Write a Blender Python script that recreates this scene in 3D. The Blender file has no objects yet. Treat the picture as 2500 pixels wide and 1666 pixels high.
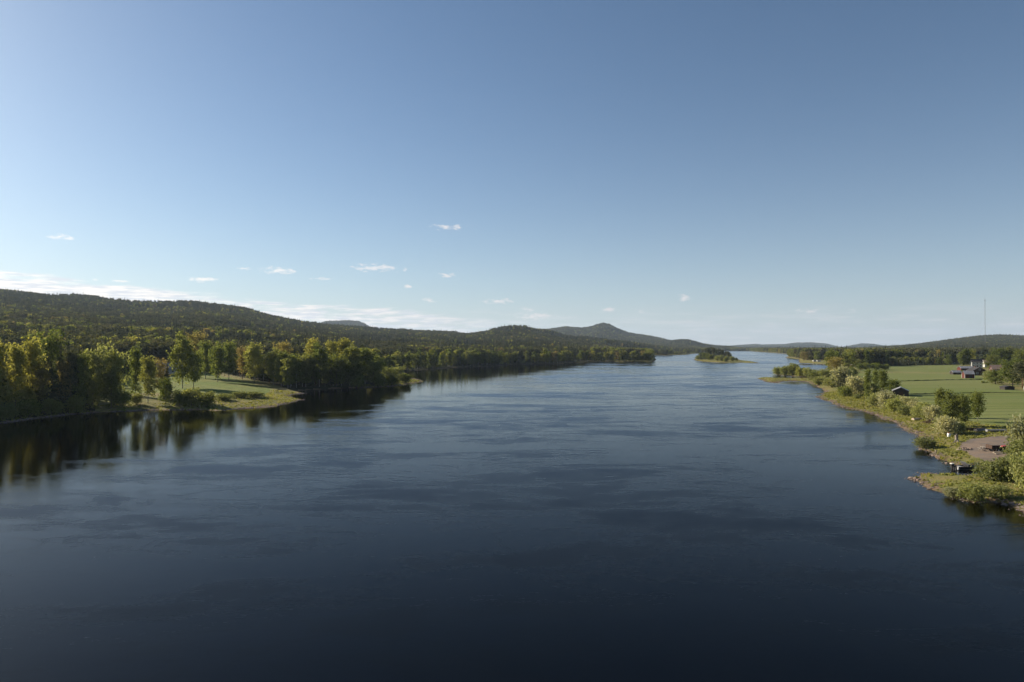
import bpy, math, random
import numpy as np
from mathutils import Vector, Matrix

R = math.radians
rng = np.random.default_rng(7)
random.seed(7)
scene = bpy.context.scene
COL = scene.collection

# ------------------------------------------------------------------ camera, sky, sun, exposure
CAM_H, F, HOR = 22.0, 1667.0, 848.0          # drone height (m), focal length and horizon row in photo pixels
cam_data = bpy.data.cameras.new('camera')
cam_data.sensor_width = 36.0
cam_data.lens = 24.0
cam_data.clip_start = 0.5
cam_data.clip_end = 60000
cam = bpy.data.objects.new('camera', cam_data)
COL.objects.link(cam)
cam.location = (0, 0, CAM_H)
cam.rotation_euler = (R(90) + math.atan((HOR - 833.0) / F), 0, 0)
scene.camera = cam

SUN_EL, SUN_AZ = 25.0, -60.0                 # azimuth measured from the view direction, minus is left
sd = Vector((math.sin(R(SUN_AZ)) * math.cos(R(SUN_EL)), math.cos(R(SUN_AZ)) * math.cos(R(SUN_EL)), math.sin(R(SUN_EL))))
sun_data = bpy.data.lights.new('sun', 'SUN')
sun_data.energy = 5.0
sun_data.angle = R(0.53)
sun_data.color = (1.0, 0.88, 0.70)
sun = bpy.data.objects.new('sun', sun_data)
COL.objects.link(sun)
sun.location = (-200, 30, 200)
sun.rotation_euler = sd.to_track_quat('Z', 'Y').to_euler()

SKY_STRENGTH = 0.051
HAZE = 3.8e-5
world = bpy.data.worlds.new('World')
scene.world = world
world.use_nodes = True
world.cycles.sampling_method = 'MANUAL'
world.cycles.sample_map_resolution = 512
wt = world.node_tree
wt.nodes.clear()


def nd(tree, kind, **kw):
    n = tree.nodes.new(kind)
    for k, v in kw.items():
        setattr(n, k, v)
    return n


def mth(tree, op, a, b=None, c=None, clamp=False):
    n = tree.nodes.new('ShaderNodeMath')
    n.operation = op
    n.use_clamp = clamp
    for i, x in enumerate((a, b, c)):
        if x is None:
            continue
        if isinstance(x, (int, float)):
            n.inputs[i].default_value = x
        else:
            tree.links.new(x, n.inputs[i])
    return n.outputs[0]


def vmth(tree, op, a, b):
    n = tree.nodes.new('ShaderNodeVectorMath')
    n.operation = op
    for i, x in enumerate((a, b)):
        if isinstance(x, tuple):
            n.inputs[i].default_value = x
        elif x is not None:
            tree.links.new(x, n.inputs[i])
    return n.outputs['Value'] if op == 'LENGTH' else n.outputs[0]


def maprange(tree, x, a, b, c=0.0, d=1.0, smooth=True):
    n = tree.nodes.new('ShaderNodeMapRange')
    n.interpolation_type = 'SMOOTHSTEP' if smooth else 'LINEAR'
    tree.links.new(x, n.inputs['Value'])
    n.inputs['From Min'].default_value = a
    n.inputs['From Max'].default_value = b
    n.inputs['To Min'].default_value = c
    n.inputs['To Max'].default_value = d
    return n.outputs[0]


def mixcol(tree, fac, a, b, blend='MIX'):
    n = tree.nodes.new('ShaderNodeMix')
    n.data_type = 'RGBA'
    n.blend_type = blend
    for sock, x in ((n.inputs['Factor'], fac), (n.inputs[6], a), (n.inputs[7], b)):
        if isinstance(x, (int, float)):
            sock.default_value = x
        elif isinstance(x, tuple):
            sock.default_value = (*x, 1.0) if len(x) == 3 else x
        else:
            tree.links.new(x, sock)
    return n.outputs[2]


def noise(tree, vec, scale, detail=3.0, rough=0.55, dist=0.0):
    n = tree.nodes.new('ShaderNodeTexNoise')
    if vec is not None:
        tree.links.new(vec, n.inputs['Vector'])
    n.inputs['Scale'].default_value = scale
    n.inputs['Detail'].default_value = detail
    n.inputs['Roughness'].default_value = rough
    n.inputs['Distortion'].default_value = dist
    return n.outputs[0]


def build_sky():
    t = wt
    out = nd(t, 'ShaderNodeOutputWorld')
    bg = nd(t, 'ShaderNodeBackground')
    bg.inputs['Strength'].default_value = SKY_STRENGTH
    sky = nd(t, 'ShaderNodeTexSky', sky_type='NISHITA')
    sky.sun_disc = False
    sky.sun_elevation = R(SUN_EL)
    sky.sun_rotation = R(SUN_AZ)
    sky.altitude = 100
    sky.air_density = 0.9
    sky.dust_density = 0.6
    sky.ozone_density = 2.0
    # fair-weather clouds: a stratified bank low in the west and a scatter of small flat cumuli
    tc = nd(t, 'ShaderNodeTexCoord')
    sep = nd(t, 'ShaderNodeSeparateXYZ')
    t.links.new(tc.outputs['Generated'], sep.inputs[0])
    az = mth(t, 'ARCTAN2', sep.outputs[0], sep.outputs[1])
    el = mth(t, 'ARCSINE', sep.outputs[2])
    cmb = nd(t, 'ShaderNodeCombineXYZ')
    t.links.new(az, cmb.inputs[0])
    t.links.new(el, cmb.inputs[1])
    ae = cmb.outputs[0]
    warp = noise(t, vmth(t, 'MULTIPLY', ae, (1.0, 2.6, 1.0)), 95.0, 3.0, 0.62)
    acc = None
    for (ua, ub, v, th) in SMALL_CLOUDS:
        uc, hw = (ua + ub) / 2, (ub - ua) / 2
        a0 = math.atan((uc - 1250) / F)
        e0 = math.atan((HOR - v) / F * math.cos(a0))
        k = math.cos(a0) ** 2
        d = vmth(t, 'SUBTRACT', ae, (a0, e0, 0))
        d = vmth(t, 'MULTIPLY', d, (F / (hw * k * 1.15), F / (th * 1.3 * math.cos(a0)), 0))
        ln = vmth(t, 'LENGTH', d, None)
        acc = ln if acc is None else mth(t, 'MINIMUM', acc, ln)
    small = maprange(t, mth(t, 'ADD', acc, mth(t, 'MULTIPLY', mth(t, 'SUBTRACT', warp, 0.5), 4.2)), 1.05, -0.25)
    # bank
    sv = vmth(t, 'MULTIPLY', ae, (1.0, 7.5, 1.0))
    n1 = noise(t, sv, 9.0, 4.0, 0.6)
    n2 = noise(t, sv, 22.0, 3.0, 0.6)
    top = maprange(t, az, -0.66, 0.10, 0.090, 0.036, smooth=False)      # upper edge sinks towards the north
    edge = mth(t, 'ADD', top, mth(t, 'MULTIPLY', mth(t, 'SUBTRACT', n1, 0.5), 0.04))
    rel = mth(t, 'SUBTRACT', edge, el)
    body = maprange(t, rel, 0.0, 0.008)
    leftness = maprange(t, az, 0.12, -0.18)
    gaps = maprange(t, n2, 0.36, 0.56)
    gaps = mth(t, 'MAXIMUM', gaps, maprange(t, az, -0.33, -0.5))
    bank = mth(t, 'MULTIPLY', mth(t, 'MULTIPLY', body, gaps), leftness)
    # thin streaks low over the whole horizon
    n3 = noise(t, vmth(t, 'MULTIPLY', ae, (1.0, 10.0, 1.0)), 13.0, 3.0, 0.6)
    band = mth(t, 'MULTIPLY', maprange(t, el, 0.066, 0.024), maprange(t, n3, 0.46, 0.64))
    streak = mth(t, 'MULTIPLY', band, 0.8)
    shade = maprange(t, noise(t, vmth(t, 'MULTIPLY', ae, (1.0, 9.0, 1.0)), 30.0, 2.0, 0.6), 0.38, 0.62)
    lit = mixcol(t, maprange(t, az, -0.7, 0.2), (CLOUD * 1.15, CLOUD * 1.08, CLOUD), (CLOUD * 0.80, CLOUD * 0.76, CLOUD * 0.76))
    dim = mixcol(t, maprange(t, az, -0.7, 0.2), (CLOUD * 0.78, CLOUD * 0.80, CLOUD * 0.86), (CLOUD * 0.60, CLOUD * 0.64, CLOUD * 0.70))
    ccol = mixcol(t, shade, dim, lit)
    # thin summer veil, thickest at the horizon all the way round
    veil = mth(t, 'MULTIPLY', mth(t, 'POWER', 2.718, mth(t, 'MULTIPLY', mth(t, 'MAXIMUM', el, 0.0), -9.0)), 0.70)
    clear = mixcol(t, 1.0, sky.outputs[0], (0.905, 1.01, 1.06), 'MULTIPLY')       # white balance of the clear air
    c0 = mixcol(t, veil, clear, (6.7, 7.4, 8.2))
    c1 = mixcol(t, mth(t, 'MULTIPLY', streak, 0.5), c0, ccol)
    c2 = mixcol(t, mth(t, 'MULTIPLY', bank, 0.92), c1, ccol)
    c3 = mixcol(t, mth(t, 'MULTIPLY', small, 0.8), c2, lit)
    t.links.new(c3, bg.inputs['Color'])
    t.links.new(bg.outputs[0], out.inputs['Surface'])


CLOUD = 11.0
SMALL_CLOUDS = [(109, 183, 577, 5), (584, 614, 656, 3), (645, 722, 661, 7), (855, 967, 654, 7), (983, 996, 659, 4), (1073, 1113, 673, 5),
                (986, 1008, 700, 4), (1060, 1131, 555, 5), (451, 528, 683, 5), (218, 239, 683, 3), (273, 311, 686, 3), (1028, 1060, 734, 4),
                (1187, 1250, 736, 5), (760, 807, 681, 3), (1657, 1687, 727, 6), (1468, 1510, 757, 5), (1553, 1574, 761, 4), (1262, 1348, 773, 8),
                (1277, 1303, 755, 4), (1945, 1997, 760, 4), (2070, 2102, 760, 4)]
build_sky()

scene.view_settings.view_transform = 'Standard'
scene.view_settings.look = 'None'
scene.view_settings.gamma = 1.0
scene.view_settings.exposure = 0.9
scene.render.engine = 'CYCLES'
cy = scene.cycles
cy.use_denoising = True
cy.max_bounces = 5
cy.use_adaptive_sampling = True
cy.adaptive_threshold = 0.02
cy.diffuse_bounces = 2
cy.glossy_bounces = 3
cy.transmission_bounces = 3
cy.transparent_max_bounces = 8
cy.volume_bounces = 0
cy.sample_clamp_indirect = 4.0
cy.caustics_reflective = False
cy.caustics_refractive = False


# ------------------------------------------------------------------ helpers
def tag(o, label=None, cat=None, group=None, kind=None):
    for k, v in (('label', label), ('category', cat), ('group', group), ('kind', kind)):
        if v:
            o[k] = v
    return o


def link(o, parent=None):
    COL.objects.link(o)
    if parent is not None:
        o.parent = parent
    return o


def empty(name, loc, rz=0.0):
    o = bpy.data.objects.new(name, None)
    o.empty_display_size = 0.5
    o.location = loc
    o.rotation_euler = (0, 0, rz)
    return link(o)


class MB:
    """collects faces, then links them as one mesh object"""

    def __init__(self):
        self.v, self.f, self.m, self.t = [], [], [], []

    def add(self, verts, faces, mat=0, tone=0.5):
        b = len(self.v)
        self.v.extend([tuple(map(float, p)) for p in verts])
        for i, f in enumerate(faces):
            self.f.append(tuple(int(b + k) for k in f))
            self.m.append(mat)
            self.t.append(float(tone[i]) if hasattr(tone, '__len__') else tone)
        return self

    def box(self, x0, x1, y0, y1, z0, z1, mat=0):
        p = [(x0, y0, z0), (x1, y0, z0), (x1, y1, z0), (x0, y1, z0), (x0, y0, z1), (x1, y0, z1), (x1, y1, z1), (x0, y1, z1)]
        return self.add(p, [(3, 2, 1, 0), (4, 5, 6, 7), (0, 1, 5, 4), (1, 2, 6, 5), (2, 3, 7, 6), (3, 0, 4, 7)], mat)

    def tube(self, pts, radii, n=6, mat=0, cap=True):
        pts = [np.array(p, float) for p in pts]
        vs = []
        for i, p in enumerate(pts):
            d = pts[min(i + 1, len(pts) - 1)] - pts[max(i - 1, 0)]
            d = d / (np.linalg.norm(d) + 1e-9)
            a = np.cross(d, (0.31, 0.95, 0.05) if abs(d[2]) > 0.7 else (0, 0, 1))
            a /= np.linalg.norm(a) + 1e-9
            b = np.cross(d, a)
            for k in range(n):
                q = 2 * math.pi * k / n
                vs.append(p + radii[i] * (math.cos(q) * a + math.sin(q) * b))
        fs = []
        for i in range(len(pts) - 1):
            for k in range(n):
                k2 = (k + 1) % n
                fs.append((i * n + k, i * n + k2, (i + 1) * n + k2, (i + 1) * n + k))
        if cap:
            fs.append(tuple(range(n))[::-1])
            fs.append(tuple((len(pts) - 1) * n + k for k in range(n)))
        return self.add(vs, fs, mat)

    def mesh(self, name, mats, smooth=False, tone=False):
        me = bpy.data.meshes.new(name)
        me.from_pydata(self.v, [], self.f)
        for m in mats:
            me.materials.append(m)
        me.polygons.foreach_set('material_index', np.array(self.m, np.int32))
        if smooth:
            me.polygons.foreach_set('use_smooth', np.ones(len(self.f), bool))
        if tone:
            a = me.attributes.new('tone', 'FLOAT', 'FACE')
            a.data.foreach_set('value', np.array(self.t, np.float32))
        me.update()
        return me

    def build(self, name, mat, parent=None, smooth=False, tone=False):
        o = bpy.data.objects.new(name, self.mesh(name, mat if isinstance(mat, list) else [mat], smooth, tone))
        return link(o, parent)


def vnoise(x, y, seed=0):
    """smooth value noise in numpy, 0..1"""
    xi, yi = np.floor(x).astype(np.int64), np.floor(y).astype(np.int64)
    fx, fy = x - xi, y - yi
    fx, fy = fx * fx * (3 - 2 * fx), fy * fy * (3 - 2 * fy)

    def h(a, b):
        n = (a * 374761393 + b * 668265263 + seed * 982451653) & 0x7fffffff
        n = ((n ^ (n >> 13)) * 1274126177) & 0x7fffffff
        return ((n ^ (n >> 16)) & 0xffff) / 65535.0
    return (h(xi, yi) * (1 - fx) + h(xi + 1, yi) * fx) * (1 - fy) + (h(xi, yi + 1) * (1 - fx) + h(xi + 1, yi + 1) * fx) * fy


def fnoise(x, y, seed=0, oct=3):
    s, a, t = 0, 0.5, 0
    for i in range(oct):
        s = s + a * vnoise(x * 2 ** i, y * 2 ** i, seed + i * 17)
        t += a
        a *= 0.5
    return s / t


# ------------------------------------------------------------------ materials
def base_mat(name):
    m = bpy.data.materials.new(name)
    m.use_nodes = True
    t = m.node_tree
    t.nodes.clear()
    out = nd(t, 'ShaderNodeOutputMaterial')
    return m, t, out


def principled(t, out, rough=0.8, spec=0.3):
    p = nd(t, 'ShaderNodeBsdfPrincipled')
    p.inputs['Roughness'].default_value = rough
    p.inputs['Specular IOR Level'].default_value = spec
    t.links.new(p.outputs[0], out.inputs['Surface'])
    return p


def solid(name, col, col2=None, scale=2.0, rough=0.75, spec=0.3, metallic=0.0, stretch=(1, 1, 1), bump=0.0):
    m, t, out = base_mat(name)
    p = principled(t, out, rough, spec)
    p.inputs['Metallic'].default_value = metallic
    tc = nd(t, 'ShaderNodeTexCoord')
    v = vmth(t, 'MULTIPLY', tc.outputs['Object'], stretch)
    n = noise(t, v, scale, 5, 0.6)
    c2 = col2 or tuple(c * 0.65 for c in col)
    t.links.new(mixcol(t, maprange(t, n, 0.3, 0.7), col, c2), p.inputs['Base Color'])
    if bump:
        b = nd(t, 'ShaderNodeBump')
        b.inputs['Distance'].default_value = bump
        t.links.new(n, b.inputs['Height'])
        t.links.new(b.outputs[0], p.inputs['Normal'])
    return m


def ground_mat(name, cols, scales, bump=0.15, rough=0.95):
    """three colours mixed by two noises in world metres"""
    m, t, out = base_mat(name)
    p = principled(t, out, rough, 0.1)
    g = nd(t, 'ShaderNodeNewGeometry')
    n1 = noise(t, g.outputs['Position'], scales[0], 6, 0.6, 0.4)
    n2 = noise(t, g.outputs['Position'], scales[1], 6, 0.65)
    n3 = noise(t, g.outputs['Position'], scales[2], 4, 0.7)
    c = mixcol(t, maprange(t, n1, 0.36, 0.64), cols[0], cols[1])
    c = mixcol(t, maprange(t, n2, 0.48, 0.68), c, cols[2])
    c = mixcol(t, mth(t, 'MULTIPLY', maprange(t, n3, 0.2, 0.8), 0.55), c, mixcol(t, 0.5, c, (0.0, 0.0, 0.0)))
    t.links.new(c, p.inputs['Base Color'])
    b = nd(t, 'ShaderNodeBump')
    b.inputs['Distance'].default_value = bump
    b.inputs['Strength'].default_value = 0.7
    t.links.new(n3, b.inputs['Height'])
    t.links.new(b.outputs[0], p.inputs['Normal'])
    return m


def field_mat():
    m, t, out = base_mat('field_grass')
    p = principled(t, out, 0.9, 0.1)
    g = nd(t, 'ShaderNodeNewGeometry')
    pos = g.outputs['Position']
    n1 = noise(t, pos, 0.012, 5, 0.6, 0.3)
    n2 = noise(t, vmth(t, 'MULTIPLY', pos, (0.05, 1.0, 1.0)), 0.16, 4, 0.65)        # swathes left by the mower, along x
    n3 = noise(t, pos, 1.6, 3, 0.7)
    c = mixcol(t, maprange(t, n1, 0.35, 0.65), (0.140, 0.172, 0.052), (0.172, 0.188, 0.066))
    c = mixcol(t, maprange(t, n2, 0.42, 0.72), c, (0.200, 0.196, 0.084))
    wv = nd(t, 'ShaderNodeTexWave', wave_type='BANDS', bands_direction='Y')
    t.links.new(pos, wv.inputs['Vector'])
    wv.inputs['Scale'].default_value = 0.035
    wv.inputs['Distortion'].default_value = 1.6
    wv.inputs['Detail Scale'].default_value = 0.05
    c = mixcol(t, mth(t, 'MULTIPLY', maprange(t, wv.outputs['Fac'], 0.82, 0.98), 0.75), c, (0.095, 0.112, 0.032))
    n4 = noise(t, vmth(t, 'MULTIPLY', pos, (0.25, 1.0, 1.0)), 0.05, 5, 0.7, 0.5)
    c = mixcol(t, mth(t, 'MULTIPLY', maprange(t, n4, 0.47, 0.62), 0.7), c, (0.118, 0.145, 0.034))
    c = mixcol(t, mth(t, 'MULTIPLY', maprange(t, n3, 0.3, 0.75), 0.45), c, (0.085, 0.110, 0.028))
    t.links.new(c, p.inputs['Base Color'])
    b = nd(t, 'ShaderNodeBump')
    b.inputs['Distance'].default_value = 0.12
    t.links.new(n3, b.inputs['Height'])
    t.links.new(b.outputs[0], p.inputs['Normal'])
    return m


LEAF = 1.35      # part of the light goes through the blade, so reflection and transmission share this


def leaf_mat(name, dark, light, alt, trans=0.5):
    m, t, out = base_mat(name)
    at = nd(t, 'ShaderNodeAttribute', attribute_name='tone')
    oi = nd(t, 'ShaderNodeObjectInfo')
    c = mixcol(t, at.outputs['Fac'], dark, light)
    c = mixcol(t, mth(t, 'MULTIPLY', maprange(t, oi.outputs['Random'], 0.25, 1.0), 0.8), c, alt)
    # each plant a little lighter or darker than its neighbour
    r2 = mth(t, 'FRACT', mth(t, 'MULTIPLY', oi.outputs['Random'], 37.7))
    c = mixcol(t, 1.0, c, mixcol(t, r2, tuple(LEAF * k for k in (0.72, 0.74, 0.74)), tuple(LEAF * k for k in (1.22, 1.18, 1.1))), 'MULTIPLY')
    d = nd(t, 'ShaderNodeBsdfDiffuse')
    tr = nd(t, 'ShaderNodeBsdfTranslucent')
    mx = nd(t, 'ShaderNodeMixShader')
    mx.inputs[0].default_value = trans
    t.links.new(c, d.inputs['Color'])
    t.links.new(mixcol(t, 1.0, c, (1.25, 1.2, 0.7), 'MULTIPLY'), tr.inputs['Color'])
    t.links.new(d.outputs[0], mx.inputs[1])
    t.links.new(tr.outputs[0], mx.inputs[2])
    t.links.new(mx.outputs[0], out.inputs['Surface'])
    return m


PA, PB, WI, RU, IO, FI = 0.44, 0.60, 0.05, 0.34, 1.20, 0.011      # ruffled share, roughness of open and of ruffled water, gloss, ripple height


def water_mat():
    m, t, out = base_mat('river_water')
    g = nd(t, 'ShaderNodeNewGeometry')
    pos = g.outputs['Position']
    # slicks and wind-ruffled patches, drawn out along the current
    pv = vmth(t, 'MULTIPLY', pos, (0.42, 0.95, 1.0))
    big = noise(t, pv, 0.016, 3, 0.6, 0.3)
    mid = noise(t, pv, 0.07, 8, 0.78, 0.3)
    curl = noise(t, pv, 0.11, 4, 0.6, 1.2)
    ridge = mth(t, 'SUBTRACT', 1.0, mth(t, 'MULTIPLY', mth(t, 'ABSOLUTE', mth(t, 'SUBTRACT', curl, 0.5)), 14.0), clamp=True)
    patch = maprange(t, mth(t, 'ADD', mth(t, 'MULTIPLY', big, 0.35), mth(t, 'MULTIPLY', mid, 0.65)), PA, PB)
    edges = mth(t, 'MULTIPLY', ridge, maprange(t, big, 0.36, 0.52))
    ruf = mth(t, 'MAXIMUM', patch, mth(t, 'MULTIPLY', edges, 0.55))
    # the wooded left bank keeps the wind off the water below it
    sp = nd(t, 'ShaderNodeSeparateXYZ')
    t.links.new(pos, sp.inputs[0])
    lee = mth(t, 'SUBTRACT', mth(t, 'ADD', sp.outputs[0], mth(t, 'MULTIPLY', mid, 60.0)), mth(t, 'MULTIPLY', sp.outputs[1], 0.22))
    wind = maprange(t, lee, -95.0, -45.0)
    ruf = mth(t, 'MULTIPLY', ruf, wind)
    fine = noise(t, vmth(t, 'MULTIPLY', pos, (0.7, 1.0, 1.0)), 1.0, 4, 0.62)
    wav = noise(t, vmth(t, 'MULTIPLY', pos, (0.45, 1.0, 1.0)), 0.35, 2, 0.5)
    b = nd(t, 'ShaderNodeBump')
    b.inputs['Strength'].default_value = 1.0
    hgt = mth(t, 'ADD', mth(t, 'MULTIPLY', fine, FI), mth(t, 'MULTIPLY', wav, 0.007))
    t.links.new(hgt, b.inputs['Height'])
    b.inputs['Distance'].default_value = 1.0
    fr = nd(t, 'ShaderNodeFresnel')
    fr.inputs['IOR'].default_value = IO
    t.links.new(b.outputs[0], fr.inputs['Normal'])
    gl = nd(t, 'ShaderNodeBsdfGlossy')
    gl.distribution = 'BECKMANN'
    t.links.new(mth(t, 'ADD', mth(t, 'MULTIPLY', wind, WI), mth(t, 'ADD', 0.06, mth(t, 'MULTIPLY', ruf, RU))), gl.inputs['Roughness'])
    t.links.new(b.outputs[0], gl.inputs['Normal'])
    tr = nd(t, 'ShaderNodeBsdfTransparent')
    tr.inputs['Color'].default_value = (0.30, 0.24, 0.19, 1)          # peat-stained water
    mx = nd(t, 'ShaderNodeMixShader')
    t.links.new(fr.outputs[0], mx.inputs[0])
    t.links.new(tr.outputs[0], mx.inputs[1])
    t.links.new(gl.outputs[0], mx.inputs[2])
    t.links.new(mx.outputs[0], out.inputs['Surface'])
    return m


M = {}
M['water'] = water_mat()
M['bed'] = solid('river_bed_mud', (0.006, 0.006, 0.007), (0.010, 0.009, 0.008), 0.2, 0.95, 0.0)
M['shallow'] = ground_mat('shallow_bed_gravel', ((0.115, 0.070, 0.048), (0.070, 0.046, 0.034), (0.16, 0.105, 0.08)), (0.25, 1.2, 4.0))
M['sand'] = ground_mat('shore_sand', ((0.21, 0.145, 0.098), (0.15, 0.115, 0.062), (0.105, 0.105, 0.040)), (0.22, 0.5, 3.0))
M['bank'] = ground_mat('bank_grass', ((0.165, 0.172, 0.048), (0.225, 0.185, 0.080), (0.115, 0.130, 0.036)), (0.10, 0.30, 2.2), 0.4)
M['meadow'] = ground_mat('meadow_grass', ((0.135, 0.185, 0.040), (0.180, 0.195, 0.055), (0.085, 0.120, 0.026)), (0.05, 0.30, 2.0), 0.35)
M['forest'] = ground_mat('forest_floor', ((0.040, 0.044, 0.018), (0.060, 0.056, 0.026), (0.030, 0.036, 0.014)), (0.03, 0.2, 1.0), 0.4)
M['gravel'] = ground_mat('yard_gravel', ((0.165, 0.138, 0.120), (0.225, 0.168, 0.128), (0.14, 0.12, 0.105)), (0.12, 0.5, 5.0), 0.04)
M['field'] = field_mat()
M['dry'] = ground_mat('dry_grass', ((0.24, 0.22, 0.095), (0.19, 0.19, 0.07), (0.15, 0.15, 0.05)), (0.08, 0.4, 2.0), 0.2)

M['birch_leaf'] = leaf_mat('birch_leaf', (0.060, 0.082, 0.024), (0.142, 0.166, 0.056), (0.158, 0.164, 0.060))
M['yellow_leaf'] = leaf_mat('young_aspen_leaf', (0.134, 0.142, 0.036), (0.232, 0.226, 0.078), (0.194, 0.188, 0.064), 0.5)
M['tan_leaf'] = leaf_mat('budding_leaf', (0.120, 0.102, 0.050), (0.225, 0.180, 0.096), (0.165, 0.150, 0.062))
M['willow_leaf'] = leaf_mat('willow_leaf', (0.100, 0.122, 0.042), (0.235, 0.245, 0.125), (0.170, 0.190, 0.070))
M['silver_leaf'] = leaf_mat('silver_willow_leaf', (0.150, 0.160, 0.085), (0.370, 0.360, 0.250), (0.250, 0.255, 0.150))
M['needle'] = leaf_mat('spruce_needle', (0.027, 0.037, 0.022), (0.062, 0.072, 0.043), (0.066, 0.069, 0.042), 0.2)
M['pine_needle'] = leaf_mat('pine_needle', (0.042, 0.050, 0.029), (0.088, 0.093, 0.053), (0.098, 0.092, 0.056), 0.2)
M['grass_blade'] = leaf_mat('grass_blade', (0.150, 0.160, 0.042), (0.300, 0.270, 0.110), (0.200, 0.205, 0.060))
M['birch_bark'] = solid('birch_bark', (0.50, 0.47, 0.42), (0.07, 0.06, 0.055), 3.0, 0.8, 0.2, stretch=(1, 1, 3))
M['grey_bark'] = solid('grey_bark', (0.13, 0.11, 0.09), (0.07, 0.06, 0.05), 2.0, 0.9, 0.1, stretch=(1, 1, 0.3))
M['pine_bark'] = solid('pine_bark', (0.22, 0.115, 0.06), (0.10, 0.07, 0.05), 1.2, 0.9, 0.1, stretch=(1, 1, 0.4))

# ------------------------------------------------------------------ the lie of the land
def plane(u, v, z=0.0):
    """photo pixel -> point at height z"""
    Y = (CAM_H - z) * F / (v - HOR)
    return ((u - 1250) / F * Y, Y)


def pts(*a):
    return [plane(u, v) for u, v in a]


LEFT = [(-420, -2600), (-300, -300), (-190, 60), (-160, 150)] + pts(
    (0, 1035), (90, 1022), (180, 1012), (280, 1006), (380, 1002), (500, 1001), (527, 1004), (566, 1000), (620, 997), (666, 994), (719, 981),
    (742, 976), (718, 972), (700, 966), (742, 961), (722, 956), (748, 953), (825, 949), (885, 947), (940, 945), (976, 942), (1005, 936), (1034, 932),
    (1020, 927), (1002, 921), (987, 908), (1034, 904), (1119, 897), (1200, 894), (1260, 890), (1306, 889), (1364, 889), (1412, 885.5), (1500, 885.5),
    (1593, 885), (1602, 879), (1600, 875), (1597, 868), (1625, 868.5), (1663, 867), (1676, 866), (1690, 864.5), (1707, 863), (1740, 860), (1772, 857.3))
RIGHT = pts(
    (1830, 857.6), (1883, 861.5), (1915, 864), (1945, 867), (1922, 871), (1917, 873), (1935, 875.5), (1952, 878), (1950, 882), (1952, 886), (1985, 888.5), (2015, 890),
    (2050, 895), (2030, 902), (2001, 907), (1960, 909), (1900, 910), (1887, 914), (1920, 918), (1975, 921), (1985, 925), (1940, 926.5), (1905, 926), (1870, 922), (1850, 924),
    (1862, 930), (1877, 934), (1898, 936), (1908, 932), (1935, 931), (1969, 932), (1994, 943), (2016, 956), (1997, 970), (2012, 978), (2026, 980),
    (2053, 995), (2101, 1002), (2138, 1015), (2189, 1036), (2223, 1058), (2257, 1070), (2249, 1084), (2249, 1098), (2286, 1114), (2305, 1131),
    (2329, 1138), (2360, 1143), (2410, 1146), (2425, 1152), (2400, 1160), (2375, 1160), (2320, 1159), (2257, 1158), (2219, 1168), (2240, 1174), (2271, 1194), (2305, 1207),
    (2320, 1217), (2370, 1226), (2404, 1229), (2441, 1229), (2499, 1256), (2560, 1300)) + [(60, 62), (66, 20), (90, -120), (150, -2600)]
WATER_POLY = np.array(LEFT + RIGHT)
ISLAND = np.array(pts((1692, 877.5), (1705, 882), (1730, 884.5), (1753, 886), (1790, 886.5), (1816, 886), (1824, 886.6), (1858, 887.5), (1838, 883.5), (1812, 881), (1799, 876.5),
                      (1765, 873), (1720, 873)))


def seg_dist(P, poly):
    """distance to the outline and whether inside it, for many points"""
    P = np.asarray(P, float)
    a = np.asarray(poly, float)
    b = np.roll(a, -1, axis=0)
    ax, ay, bx, by = a[:, 0], a[:, 1], b[:, 0], b[:, 1]
    ex, ey = bx - ax, by - ay
    il = 1.0 / (ex * ex + ey * ey + 1e-12)
    sl = ex / np.where(np.abs(ey) < 1e-9, 1e-9, ey)
    D, I = np.empty(len(P)), np.empty(len(P), bool)
    for i in range(0, len(P), 800):
        px, py = P[i:i + 800, 0:1], P[i:i + 800, 1:2]
        dx, dy = px - ax, py - ay
        t = np.minimum(np.maximum((dx * ex + dy * ey) * il, 0), 1)
        qx, qy = dx - t * ex, dy - t * ey
        D[i:i + 800] = np.sqrt((qx * qx + qy * qy).min(1))
        I[i:i + 800] = (((ay > py) != (by > py)) & (dx < sl * dy)).sum(1) % 2 == 1
    return D, I


def inside(P, poly):
    return seg_dist(P, np.array(poly))[1]


def shore(P):
    """metres from the nearest waterline, positive on land"""
    d, ins = seg_dist(P, WATER_POLY)
    s = np.where(ins, -d, d)
    di, ii = seg_dist(P, ISLAND)
    s = np.where(ins & ii, di, np.where(ins, -np.minimum(d, di), s))
    # ragged waterline
    return s + (fnoise(P[:, 0] / 4.5, P[:, 1] / 4.5, 91) - 0.5) * 3.4 * np.exp(-np.abs(s) / 5.0)


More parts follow.
